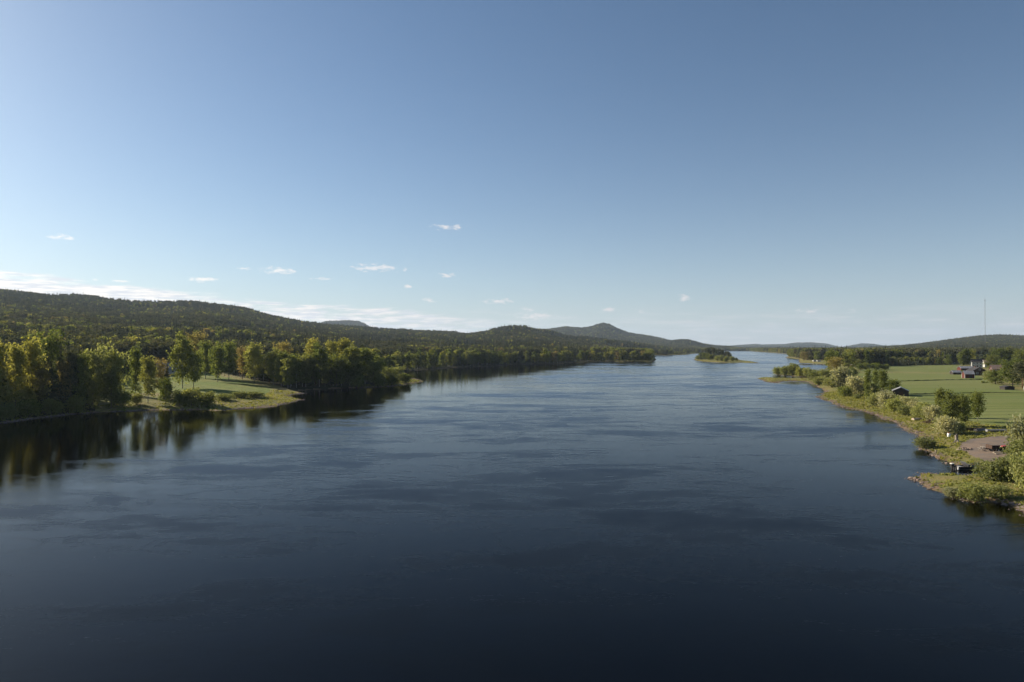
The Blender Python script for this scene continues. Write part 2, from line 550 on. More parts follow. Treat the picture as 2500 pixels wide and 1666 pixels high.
# ridges: (skyline in photo pixels with the distance of the crest, width of the near slope, width of the far slope, power)
T = 16.0
RIDGES = [
    ([(-700, 700, 2000), (-200, 692, 2000), (0, 701, 2000), (106, 712, 2000), (212, 722, 2050), (319, 733, 2100), (478, 735, 2200), (531, 741, 2200), (595, 752, 2200),
      (659, 769, 2250), (744, 784, 2300), (800, 790, 2400), (870, 797, 2500), (935, 802, 2600), (1062, 807, 2600), (1147, 811, 2600), (1190, 804, 2600),
      (1230, 797, 2600), (1265, 795, 2600), (1300, 798, 2600), (1325, 805, 2600), (1360, 813, 2600), (1400, 820, 2600), (1480, 828, 2500), (1560, 836, 2400),
      (1600, 840, 2400), (1650, 843, 2400), (1700, 845, 2600), (1760, 850, 2600)],
     [(-700, 140), (0, 200), (500, 250), (740, 300), (1000, 530), (1200, 810), (1400, 1000), (1600, 1150), (1700, 1500), (1760, 1600)], 700, 1.5),
    ([(740, 800, 6500), (770, 791, 6500), (800, 783.5, 6500), (850, 782, 6500), (875, 784, 6500), (890, 790, 6500), (905, 799, 6500), (930, 806, 6500), (960, 815, 6500)], 2500, 900, 1.2),
    ([(1220, 815, 5500), (1280, 806, 5500), (1340, 803, 5500), (1381, 797, 5500), (1420, 800, 5500), (1446, 796, 5500), (1462, 790, 5500), (1474, 788, 5500), (1488, 791, 5500), (1506, 801, 5500), (1535, 812, 5500),
      (1594, 821, 5500), (1634, 830, 5500), (1670, 837, 5500), (1700, 843, 5500), (1740, 850, 5500)], 2900, 900, 1.6),
    ([(1625, 840, 4300), (1645, 831, 4300), (1660, 829, 4300), (1680, 829, 4300), (1695, 833, 4300), (1715, 839, 4300), (1745, 844, 4300), (1780, 846, 4300)], 1300, 600, 1.2),
    ([(1690, 849, 11000), (1760, 847, 11000), (1799, 843, 11000), (1845, 840, 11000), (1862, 841.5, 11000), (1915, 840.5, 11000), (1940, 837, 11000), (1980, 836, 11000),
      (2017, 839, 11000), (2045, 846, 11000), (2070, 849, 11000)], 4200, 1500, 1.2),
    ([(2040, 850, 10000), (2053, 848, 10000), (2092, 841, 10000), (2104, 838.5, 10000), (2134, 840, 10000), (2162, 845, 10000), (2200, 849, 10000), (2240, 851, 10000)], 3500, 1500, 1.2),
    ([(2090, 851, 3600), (2130, 848, 3600), (2162, 846, 3600), (2200, 844, 3600), (2240, 840, 3600), (2284, 834, 3600), (2338, 826.5, 3600), (2401, 819, 3600), (2444, 817, 3600), (2500, 820, 3600),
      (2600, 822, 3600), (2800, 835, 3600), (3100, 848, 3600)], 2000, 900, 1.4),
]


def ridge_height(x, y):
    yy = np.maximum(y, 1.0)
    u = 1250 + F * x / yy
    z = np.zeros_like(x)
    for prof, wf, wb, p in RIDGES:
        a = np.array(prof)
        D = np.interp(u, a[:, 0], a[:, 2])
        Z = CAM_H + (HOR - np.interp(u, a[:, 0], a[:, 1])) / F * D - T
        if a[0, 0] > -500:
            Z = Z * np.clip((u - a[0, 0] + 25) / 25, 0, 1)
        Z = np.maximum(Z * np.clip((a[-1, 0] + 40 - u) / 40, 0, 1), 0)
        W = D - np.interp(u, [q[0] for q in wf], [q[1] for q in wf]) if isinstance(wf, list) else wf
        tt = np.clip((y - (D - W)) / W, 0, 1)
        g = np.where(y < D, tt ** p, np.exp(-((y - D) / wb) ** 2))
        z = np.maximum(z, Z * g)
    return z


def height(x, y, s=None):
    x, y = np.asarray(x, float), np.asarray(y, float)
    P = np.stack([x, y], 1)
    if s is None:
        s = np.concatenate([shore(P[i:i + 40000]) for i in range(0, len(P), 40000)])
    left = (x < 0.15 * y) & (y < 2600)
    A = np.where(left, 3.6, 2.2)
    L = np.where(left, 26.0, 12.0)
    bank = A * (1 - np.exp(-np.maximum(s, 0) / L))
    q = np.clip((s - 20) / 230, 0, 1)
    q = q * q * (3 - 2 * q)
    rough = (fnoise(x / 9, y / 9, 3) - 0.5) * 0.5 * np.clip(s / 8, 0, 1)
    roll = (fnoise(x / 160, y / 160, 5) - 0.5) * 10 * np.clip((s - 60) / 250, 0, 1) * np.clip((y - 300) / 800, 0, 1) * np.where(left, 1, 0.15)
    land = bank + ridge_height(x, y) * q + rough * np.where(left, 1.0, 0.35) + roll
    bed = -np.minimum(4.0, 0.03 + 0.13 * np.maximum(-s, 0))
    return np.where(s > 0, np.maximum(land, 0.02), bed), s


def z_at(x, y):
    return float(height(np.array([x]), np.array([y]))[0][0])


def spot(u, v):
    """where the sight line through a photo pixel meets the ground"""
    z = 1.0
    for _ in range(12):
        x, y = plane(u, v, z)
        z = 0.5 * z + 0.5 * max(z_at(x, y), 0.0)
    x, y = plane(u, v, z)
    return x, y, z_at(x, y)


def upoly(*a, z=2.0):
    return [plane(u, v, z) for u, v in a]


FIELD = upoly((2105, 900.5), (2172, 894.5), (2300, 891.5), (2335, 891.5), (2352, 899), (2372, 910), (2400, 922), (2420, 937), (2462, 946), (2510, 962), (2560, 985), (2620, 1040), (2475, 1041),
              (2400, 1035), (2350, 1022), (2262, 990), (2215, 972), (2190, 962), (2150, 950), (2112, 930), (2092, 915))
STRIP = upoly((2098, 908.2), (2200, 908.6), (2345, 911), (2345, 914), (2200, 911.6), (2098, 911))
YARD = upoly((2342, 1073), (2365, 1066), (2420, 1063), (2500, 1064), (2560, 1075), (2560, 1120), (2440, 1118), (2408, 1113), (2368, 1100), (2345, 1086), z=1.8)
MEADOW = upoly((232, 935), (300, 928), (420, 923), (500, 921), (560, 927), (620, 936), (665, 944), (640, 958), (560, 964), (480, 966), (430, 962), (330, 962), (250, 962), z=2.8)
CLEAR_L = upoly((225, 940), (300, 928), (420, 922), (500, 919), (560, 924), (620, 932), (700, 942), (760, 950), (770, 985), (500, 1010), (240, 1010), z=2.4)
VILLAGE = upoly((2318, 892), (2335, 886), (2420, 878), (2600, 878), (2640, 1010), (2440, 950), (2380, 930), z=2.5)
CLEAR_C = upoly((1952, 879.5), (2000, 880), (2060, 881), (2070, 893), (2015, 890), (1952, 886), z=1.5)


def build_terrain():
    us = np.unique(np.concatenate([np.linspace(-3600, -200, 30), np.linspace(-200, 2700, 470), np.linspace(2700, 6500, 30)]))
    ys = np.exp(np.linspace(math.log(24), math.log(12900), 520))
    U, Yg = np.meshgrid(us, ys)
    X = ((U - 1250) / F * Yg).ravel()
    Y = Yg.ravel()
    Z, S = height(X, Y)
    nu, ny = len(us), len(ys)
    idx = np.arange(nu * ny).reshape(ny, nu)
    quads = np.stack([idx[:-1, :-1], idx[:-1, 1:], idx[1:, 1:], idx[1:, :-1]], -1).reshape(-1, 4)
    V = np.stack([X, Y, Z], 1)
    quads = quads[(np.abs(X[quads]) < 12800).all(1)]
    C = V[quads].mean(1)
    Sc = S[quads].mean(1)
    P = C[:, :2]
    jit = (fnoise(C[:, 0] / 3.0, C[:, 1] / 6.0, 11) - 0.5)
    zone = np.zeros(len(quads), int)                    # forest floor
    near = (C[:, 1] < 2600)
    zone[(Sc < 60) & (C[:, 0] > 0.15 * C[:, 1])] = 1     # grassy right bank
    zone[inside(P, CLEAR_L) | inside(P, CLEAR_C) | inside(P, VILLAGE)] = 1
    di, ii = seg_dist(P, ISLAND)
    zone[ii] = 1
    zone[inside(P, MEADOW)] = 2
    zone[inside(P, FIELD) & (Sc > 6)] = 3
    zone[inside(P, STRIP)] = 4
    zone[inside(P, YARD)] = 5
    wid = np.where(C[:, 0] > 0.15 * C[:, 1], 1.5, 2.2)
    zone[(Sc < wid + 4.5 * jit) & (Sc > -0.4)] = 6
    zone[(Sc <= 0)] = 7
    zone[(Sc <= -3.2 - 2.5 * jit)] = 8
    zone[(zone == 0) & (C[:, 1] > 1700)] = 9
    names = ['forest_ground', 'grass_bank', 'meadow', 'field', 'dry_grass_strip', 'gravel_yard', 'sandy_shore', 'shallow_riverbed', 'riverbed', 'hills']
    mats = ['forest', 'bank', 'meadow', 'field', 'dry', 'gravel', 'sand', 'shallow', 'bed', 'forest']
    labels = ['dark forest ground under the trees of both banks', 'rough grass along the river banks', 'bright mown meadow among birches on the left bank', 'wide flat green hayfield on the right bank',
              'pale strip of uncut dry grass across the hayfield', 'bare gravel yard beside the moored boat', 'reddish sandy strip along the waterline', 'reddish gravel bed under shallow water at the shore',
              'dark river bed', 'wooded hills along the horizon']
    for k, n in enumerate(names):
        q = quads[zone == k]
        if len(q) == 0:
            continue
        used, inv = np.unique(q, return_inverse=True)
        me = bpy.data.meshes.new(n)
        me.from_pydata(V[used].tolist(), [], inv.reshape(-1, 4).tolist())
        me.polygons.foreach_set('use_smooth', np.ones(len(q), bool))
        me.materials.append(M[mats[k]])
        me.update()
        tag(link(bpy.data.objects.new(n, me)), labels[k], None, None, 'structure')


build_terrain()
o = MB().add([(-12900, -2900, -5), (12900, -2900, -5), (12900, 14900, -5), (-12900, 14900, -5)], [(0, 1, 2, 3)]).build('deep_riverbed', M['bed'])
tag(o, 'dark deep bed of the wide river', None, None, 'structure')
o = MB().add([(-12900, -2900, 0), (12900, -2900, 0), (12900, 14900, 0), (-12900, 14900, 0)], [(0, 1, 2, 3)]).build('river_water', M['water'])
tag(o, 'wide dark blue river with ruffled streaks', None, None, 'structure')

# ------------------------------------------------------------------ trees
def leaves(mb, cen, size, mat, droop=0.0, up=0.0, aspect=0.6, tone=None):
    """one four-cornered leaf spray at each centre"""
    n = len(cen)
    a = rng.normal(size=(n, 3))
    a[:, 2] = a[:, 2] * 0.7 - droop + up
    a /= np.linalg.norm(a, axis=1)[:, None] + 1e-9
    b = np.cross(a, rng.normal(size=(n, 3)))
    b /= np.linalg.norm(b, axis=1)[:, None] + 1e-9
    sz = size * rng.uniform(0.65, 1.35, n)[:, None]
    p = np.stack([cen - a * sz, cen + b * sz * aspect, cen + a * sz, cen - b * sz * aspect], 1).reshape(-1, 3)
    f = np.arange(n * 4).reshape(n, 4)
    mb.add(p, f, mat, rng.uniform(0, 1, n) if tone is None else tone)


def broadleaf(H=18.0, rad=0.19, t0=0.22, limbs=26, nl=2600, size=0.36, droop=0.6, up=0.0, trunk_r=0.17, bark=0, leaf=1, top=0.9, clump=0.055, split=False, ntube=6):
    """trunk and limbs in one buffer, leaf sprays in the other"""
    tb, lb = MB(), MB()
    bend = rng.normal(size=2) * 0.02 * H
    zs = np.linspace(0, 1, 7)
    path = np.stack([bend[0] * zs ** 2, bend[1] * zs ** 2, zs * H * 0.96], 1)
    tb.tube(path, trunk_r * (1 - 0.92 * zs ** 0.8), ntube, bark)
    cen = []
    ga = rng.uniform(0, 6.28)
    per = nl // limbs
    for i in range(limbs):
        t = t0 + (top - t0) * ((i + 0.5) / limbs) ** 0.95
        base = np.array([np.interp(t * 0.96, zs, path[:, k]) for k in range(3)])
        q = (t - t0) / (1 - t0)
        env = rad * H * max(0.12, math.sin(math.pi * min(0.98, 0.12 + 0.86 * q ** 0.75))) ** 0.75 * rng.uniform(0.72, 1.12)
        ga += 2.4 + rng.normal() * 0.25
        el = R(rng.uniform(18, 42) + 30 * q)
        d = np.array([math.cos(ga) * math.cos(el), math.sin(ga) * math.cos(el), math.sin(el)])
        ln = env / max(0.35, math.cos(el))
        mid = base + d * ln * 0.55
        end = base + d * ln + np.array([0, 0, -0.05 * H * droop])
        tb.tube([base, mid, end], [trunk_r * 0.34 * (1 - 0.6 * t), trunk_r * 0.2 * (1 - 0.6 * t), 0.012], 4, bark, cap=False)
        w = rng.uniform(0.35, 1.05, per)[:, None]
        c = np.where(w < 0.55, base + (mid - base) * w / 0.55, mid + (end - mid) * (w - 0.55) / 0.45)
        # knots of foliage along the limb
        k = np.floor(w * 5).astype(int)
        off = rng.normal(size=(8, 3)) * clump * 0.75 * H
        c = c + off[np.clip(k[:, 0], 0, 7)] + rng.normal(size=(per, 3)) * clump * 0.62 * H * np.array([1, 1, 0.9])
        if droop > 0.3:
            c[:, 2] -= np.abs(rng.normal(size=per)) * 0.035 * H * droop
        cen.append(c)
    c = np.concatenate(cen)
    c[:, 2] = np.maximum(c[:, 2], 0.05 * H)
    leaves(lb, c, size, leaf if not split else 0, droop, up)
    return tb, lb


def pine(H=18.0, nl=1500, size=0.42, **kw):
    return broadleaf(H, rad=0.15, t0=0.42, limbs=18, nl=nl, size=size, droop=0.0, up=0.35, trunk_r=0.2, clump=0.06, **kw)


def spruce(H=18.0, whorls=20, arms=9, rad=0.135, leaf=1, bark=0):
    tb, lb = MB(), MB()
    tb.tube([(0, 0, 0), (0, 0, H * 0.5), (0, 0, H)], [0.2, 0.12, 0.02], 6, bark)
    V, Fc, tn = [], [], []
    lobe = rng.normal(size=8)
    for w in range(whorls):
        q = (w + 0.3) / whorls
        z = H * (0.08 + 0.92 * q)
        rr = rad * H * (1 - q) ** 0.85 * rng.uniform(0.85, 1.12) + 0.12
        for k in range(arms):
            a = 6.283 * (k + rng.uniform(-0.3, 0.3)) / arms + w * 0.9
            r2 = rr * rng.uniform(0.6, 1.15)
            dz = -r2 * rng.uniform(0.25, 0.6)
            half = 6.283 / arms * rng.uniform(0.42, 0.7)
            b = len(V)
            zc = z + rng.normal() * 0.02 * H
            V += [(0.02 * math.cos(a), 0.02 * math.sin(a), zc + H / whorls * 0.55), (r2 * 0.62 * math.cos(a - half), r2 * 0.62 * math.sin(a - half), zc + dz * 0.75),
                  (r2 * math.cos(a), r2 * math.sin(a), zc + dz * 0.7), (r2 * 0.62 * math.cos(a + half), r2 * 0.62 * math.sin(a + half), zc + dz * 0.75)]
            Fc.append((b, b + 1, b + 2))
            Fc.append((b, b + 2, b + 3))
            t = rng.uniform(0, 1)
            tn += [t, min(1, t + 0.15)]
    lb.add(V, Fc, leaf, tn)
    return tb, lb


def bush(H=5.0, W=5.0, nl=1500, size=0.30, stems=7, leaf=1, bark=0, up=0.7, lobes=16):
    tb, lb = MB(), MB()
    cen = []
    per = nl // lobes
    for i in range(lobes):
        a, r = rng.uniform(0, 6.283), W * 0.5 * math.sqrt(rng.uniform(0.02, 1)) * 0.78
        hz = H * math.sqrt(max(0.05, 1 - (r / (W * 0.56)) ** 2)) * rng.uniform(0.62, 1.0)
        cx, cyy = r * math.cos(a), r * math.sin(a)
        if i < stems:
            tb.tube([(cx * 0.12, cyy * 0.12, 0), (cx * 0.6, cyy * 0.6, hz * 0.5), (cx, cyy, hz * 0.92)], [0.025 * H * 0.5, 0.012 * H * 0.6, 0.01], 4, bark, cap=False)
        t = rng.uniform(0, 1, per) ** 0.6
        sp = W * 0.13
        c = np.stack([cx * (0.55 + 0.45 * t), cyy * (0.55 + 0.45 * t), hz * (0.08 + 0.9 * t)], 1) + rng.normal(size=(per, 3)) * np.array([sp, sp, H * 0.06]) * (1.15 - 0.5 * t[:, None])
        cen.append(c)
    c = np.concatenate(cen)
    c[:, 2] = np.maximum(c[:, 2], 0.03 * H)
    leaves(lb, c, size, leaf, 0.0, up, 0.5)
    return tb, lb


def pair(name, tl, bark, leaf):
    """meshes for a plant in two parts"""
    tb, lb = tl
    lb.m = [0] * len(lb.m)
    p = np.array(lb.v)
    wid = 2 * np.percentile(np.hypot(p[:, 0] - np.median(p[:, 0]), p[:, 1] - np.median(p[:, 1])), 93)
    return tb.mesh(name + '_trunk', [M[bark]], smooth=True), lb.mesh(name + '_crown', [M[leaf]], tone=True), float(np.percentile(p[:, 2], 99.3)), float(wid)


def single(name, tl, bark, leaf):
    tb, lb = tl
    mb = MB()
    mb.add(tb.v, tb.f, 0)
    mb.add(lb.v, lb.f, 1, lb.t)
    return mb.mesh(name, [M[bark], M[leaf]], tone=True)


# detailed kinds, (trunk mesh, crown mesh, nominal height, nominal width)
BR = dict(H=18.0, nl=3400, size=0.34)
KIND = {
    'birch': [pair('birch', broadleaf(**BR, rad=0.17), 'birch_bark', 'birch_leaf') for _ in range(3)],
    'slim_birch': [pair('slim_birch', broadleaf(H=18, nl=2600, size=0.34, rad=0.11, t0=0.12, limbs=28), 'birch_bark', 'birch_leaf') for _ in range(2)],
    'aspen': [pair('aspen', broadleaf(**BR, rad=0.15, t0=0.10, limbs=30, droop=0.0, up=0.8), 'grey_bark', 'yellow_leaf') for _ in range(2)],
    'budding': [pair('budding', broadleaf(H=18, nl=2400, size=0.30, rad=0.17, t0=0.25, droop=0.0, up=0.6), 'grey_bark', 'tan_leaf') for _ in range(2)],
    'broad': [pair('broad', broadleaf(H=12, nl=3400, size=0.30, rad=0.32, t0=0.12, limbs=30, droop=0.1, up=0.3, clump=0.07), 'grey_bark', 'birch_leaf') for _ in range(3)],
    'goat_willow': [pair('goat_willow', broadleaf(H=12, nl=3600, size=0.30, rad=0.36, t0=0.08, limbs=32, droop=0.0, up=0.8, clump=0.07), 'grey_bark', 'willow_leaf') for _ in range(2)],
    'spruce': [pair('spruce', spruce(18, 26, 11), 'grey_bark', 'needle') for _ in range(2)],
    'pine': [pair('pine', pine(18, 2200, 0.36), 'pine_bark', 'pine_needle') for _ in range(2)],
    'willow_bush': [pair('willow_bush', bush(5, 5.5, 2400, 0.22, lobes=20), 'grey_bark', 'willow_leaf') for _ in range(3)],
    'silver_bush': [pair('silver_bush', bush(5, 5.5, 2400, 0.22, lobes=20), 'grey_bark', 'silver_leaf') for _ in range(2)],
    'dark_bush': [pair('dark_bush', bush(5, 5.5, 2200, 0.22, lobes=20), 'grey_bark', 'birch_leaf') for _ in range(2)],
}
NAMES = {'birch': ('birch_tree', 'birch'), 'slim_birch': ('birch_tree', 'birch'), 'aspen': ('aspen_tree', 'aspen'), 'budding': ('aspen_tree', 'aspen'), 'broad': ('leafy_tree', 'tree'),
         'goat_willow': ('willow_tree', 'willow'), 'spruce': ('spruce_tree', 'spruce'), 'pine': ('pine_tree', 'pine'), 'willow_bush': ('willow_shrub', 'shrub'), 'silver_bush': ('willow_shrub', 'shrub'),
         'dark_bush': ('leafy_shrub', 'shrub')}
KCOUNT = {}


def plant(kind, x, y, h, w=None, label=None, group=None, z=None):
    """a plant with its own trunk and crown"""
    i = KCOUNT[kind] = KCOUNT.get(kind, -1) + 1
    tm, cm, H0, W0 = KIND[kind][i % len(KIND[kind])]
    name, cat = NAMES[kind]
    z = z_at(x, y) if z is None else z
    e = empty(name, (x, y, z - 0.05), rng.uniform(0, 6.283))
    sh = h / H0
    sw = (w / W0) if w else sh
    e.scale = (sw, sw, sh)
    tag(e, label, cat, group)
    bushy = 'bush' in kind
    link(bpy.data.objects.new('stems' if bushy else 'trunk', tm), e)
    link(bpy.data.objects.new('foliage' if bushy else 'crown', cm), e)
    return e


def plant_px(kind, u, vb, vt, wpx, label, group=None):
    x, y, z = spot(u, vb)
    return plant(kind, x, y, (vb - vt) / F * y * 1.04, wpx / F * y if wpx else None, label, group, z)


# (kind, column, foot row, top row, width in pixels or None, label)
LEFT_TREES = [
    ('aspen', -8, 1014, 842, 60, 'yellow-green aspen cut by the left edge, nearest the water'),
    ('aspen', 38, 1011, 850, 46, 'second yellow-green aspen from the left edge of the bank'),
    ('aspen', 80, 1006, 838, 54, 'tall yellow-green aspen beside the dark thicket, third from the left'),
    ('broad', 122, 985, 812, 62, 'big round green tree rising behind the dark thicket'),
    ('spruce', 118, 1003, 870, 34, 'dark spruce standing just right of the yellow-green aspens'),
    ('spruce', 148, 1003, 852, 40, 'darkest spruce in the thicket by the water, left bank'),
    ('budding', 104, 1009, 892, 34, 'thin grey-brown leafless tree at the water under the dark spruces'),
    ('budding', 158, 1004, 886, 32, 'grey-brown bare tree between dark spruce and open pine'),
    ('pine', 172, 1002, 862, 40, 'open-crowned pine with bare lower trunk beside the dark spruces'),
    ('birch', 200, 1000, 868, 34, 'small pale birch between the pine and the round willow'),
    ('goat_willow', 240, 990, 853, 62, 'left half of the big yellowish willow on the bank, upright shoots'),
    ('goat_willow', 280, 990, 848, 64, 'rounded yellowish willow towering at the water left of the meadow'),
    ('broad', 272, 996, 902, 44, 'shaded alder at the water under the rounded willow'),
    ('broad', 228, 1000, 918, 40, 'low dark alder at the waterline below the yellowish willow'),
    ('slim_birch', 331, 968, 854, 30, 'tall narrow dark birch at the left end of the meadow'),
    ('birch', 362, 985, 876, 38, 'leafy birch at the water in front of the house'),
    ('budding', 392, 972, 880, 34, 'brownish bare birch standing before the grey-roofed house'),
    ('spruce', 408, 978, 892, 26, 'small light-tipped spruce in front of the house gable'),
    ('broad', 405, 984, 926, 36, 'short dark alder at the water below the small spruce'),
    ('birch', 446, 949, 822, 52, 'tallest weeping birch on the meadow, left of a rounder one'),
    ('birch', 473, 948, 862, 46, 'round dark-crowned birch on the front edge of the meadow'),
    ('budding', 480, 922, 816, 54, 'big tan-pink budding aspen behind the meadow birches'),
    ('birch', 502, 926, 838, 36, 'birch behind the round dark-crowned one, back of the meadow'),
    ('birch', 532, 933, 841, 40, 'white-stemmed birch on the meadow, left one of the middle pair'),
    ('birch', 559, 929, 838, 38, 'white-stemmed birch on the meadow, right one of the middle pair'),
    ('budding', 592, 927, 850, 30, 'slender tan birch at the wood edge right of the middle pair'),
    ('birch', 621, 937, 843, 48, 'birch with long drooping left side, rightmost on the open meadow'),
    ('birch', 668, 940, 856, 44, 'birch at the corner of the wood, left of the leaning stems'),
    ('birch', 692, 942, 862, 34, 'small birch among the white stems at the wood corner'),
    ('birch', 712, 943, 872, 40, 'lit birch with several white stems at the end of the meadow'),
    ('budding', 690, 925, 838, 42, 'tan budding aspen peering over the wood corner birches'),
    ('broad', 745, 945, 866, 50, 'dark leafy tree first right of the sandy spits'),
    ('birch', 780, 945, 846, 46, 'tall dark birch on the point, left of the yellow tops'),
    ('aspen', 765, 930, 832, 40, 'yellow-tan aspen top in the middle of the point wood'),
    ('aspen', 812, 934, 838, 34, 'narrow yellow-lit aspen above the dark point'),
    ('aspen', 838, 930, 832, 44, 'round yellow-lit aspen crown highest over the dark point'),
    ('broad', 822, 944, 868, 54, 'dark leafy tree at the water in the middle of the point'),
    ('birch', 862, 940, 850, 44, 'birch with sunlit shoulder right of the round yellow aspen'),
    ('broad', 868, 943, 884, 46, 'low dark tree overhanging the shaded water of the point'),
    ('birch', 895, 938, 856, 44, 'birch where the point wood begins to slope down'),
    ('broad', 912, 941, 884, 48, 'rounded shaded tree halfway down the sloping point wood'),
    ('birch', 925, 932, 872, 36, 'last sunlit birch before the wood drops to the point'),
    ('goat_willow', 948, 938, 898, 40, 'willow in the sloping outer part of the point'),
    ('goat_willow', 972, 934, 893, 34, 'pale sunlit willow near the tip of the point'),
    ('dark_bush', 870, 945, 917, 36, 'round bush with a lit top at the water below the point wood'),
    ('dark_bush', 925, 943, 915, 34, 'shaded bush on the waterline of the point'),
    ('dark_bush', 958, 941, 918, 34, 'low shaded bush next to the point tip grass'),
    ('dark_bush', 990, 936, 914, 30, 'outermost bush before the grassy tip of the point'),
    ('dark_bush', 300, 992, 958, 44, 'dark bush at the water left of the meadow gap'),
    ('dark_bush', 334, 988, 962, 26, 'small dark bush below the tall narrow birch'),
    ('dark_bush', 440, 990, 955, 40, 'bushy willow on the bank below the tallest birch'),
    ('dark_bush', 470, 990, 950, 46, 'dark rounded bush on the bank in front of the meadow'),
    ('dark_bush', 505, 992, 958, 44, 'shaded bush where the meadow bank meets the water'),
    ('willow_bush', 550, 978, 962, 40, 'low green thicket on the sunlit foreshore'),
    ('willow_bush', 585, 972, 957, 44, 'middle low thicket on the sunlit foreshore'),
    ('willow_bush', 622, 970, 957, 46, 'pale low thicket nearest the sandy spits'),
    ('willow_bush', 20, 1024, 985, 40, 'undergrowth bush under the leftmost aspens at the water'),
    ('dark_bush', 70, 1017, 978, 50, 'leafy bush at the foot of the third aspen'),
    ('dark_bush', 130, 1013, 975, 46, 'dark undergrowth bush below the spruce thicket'),
    ('dark_bush', 185, 1008, 968, 44, 'dark bush at the foot of the pine'),
]
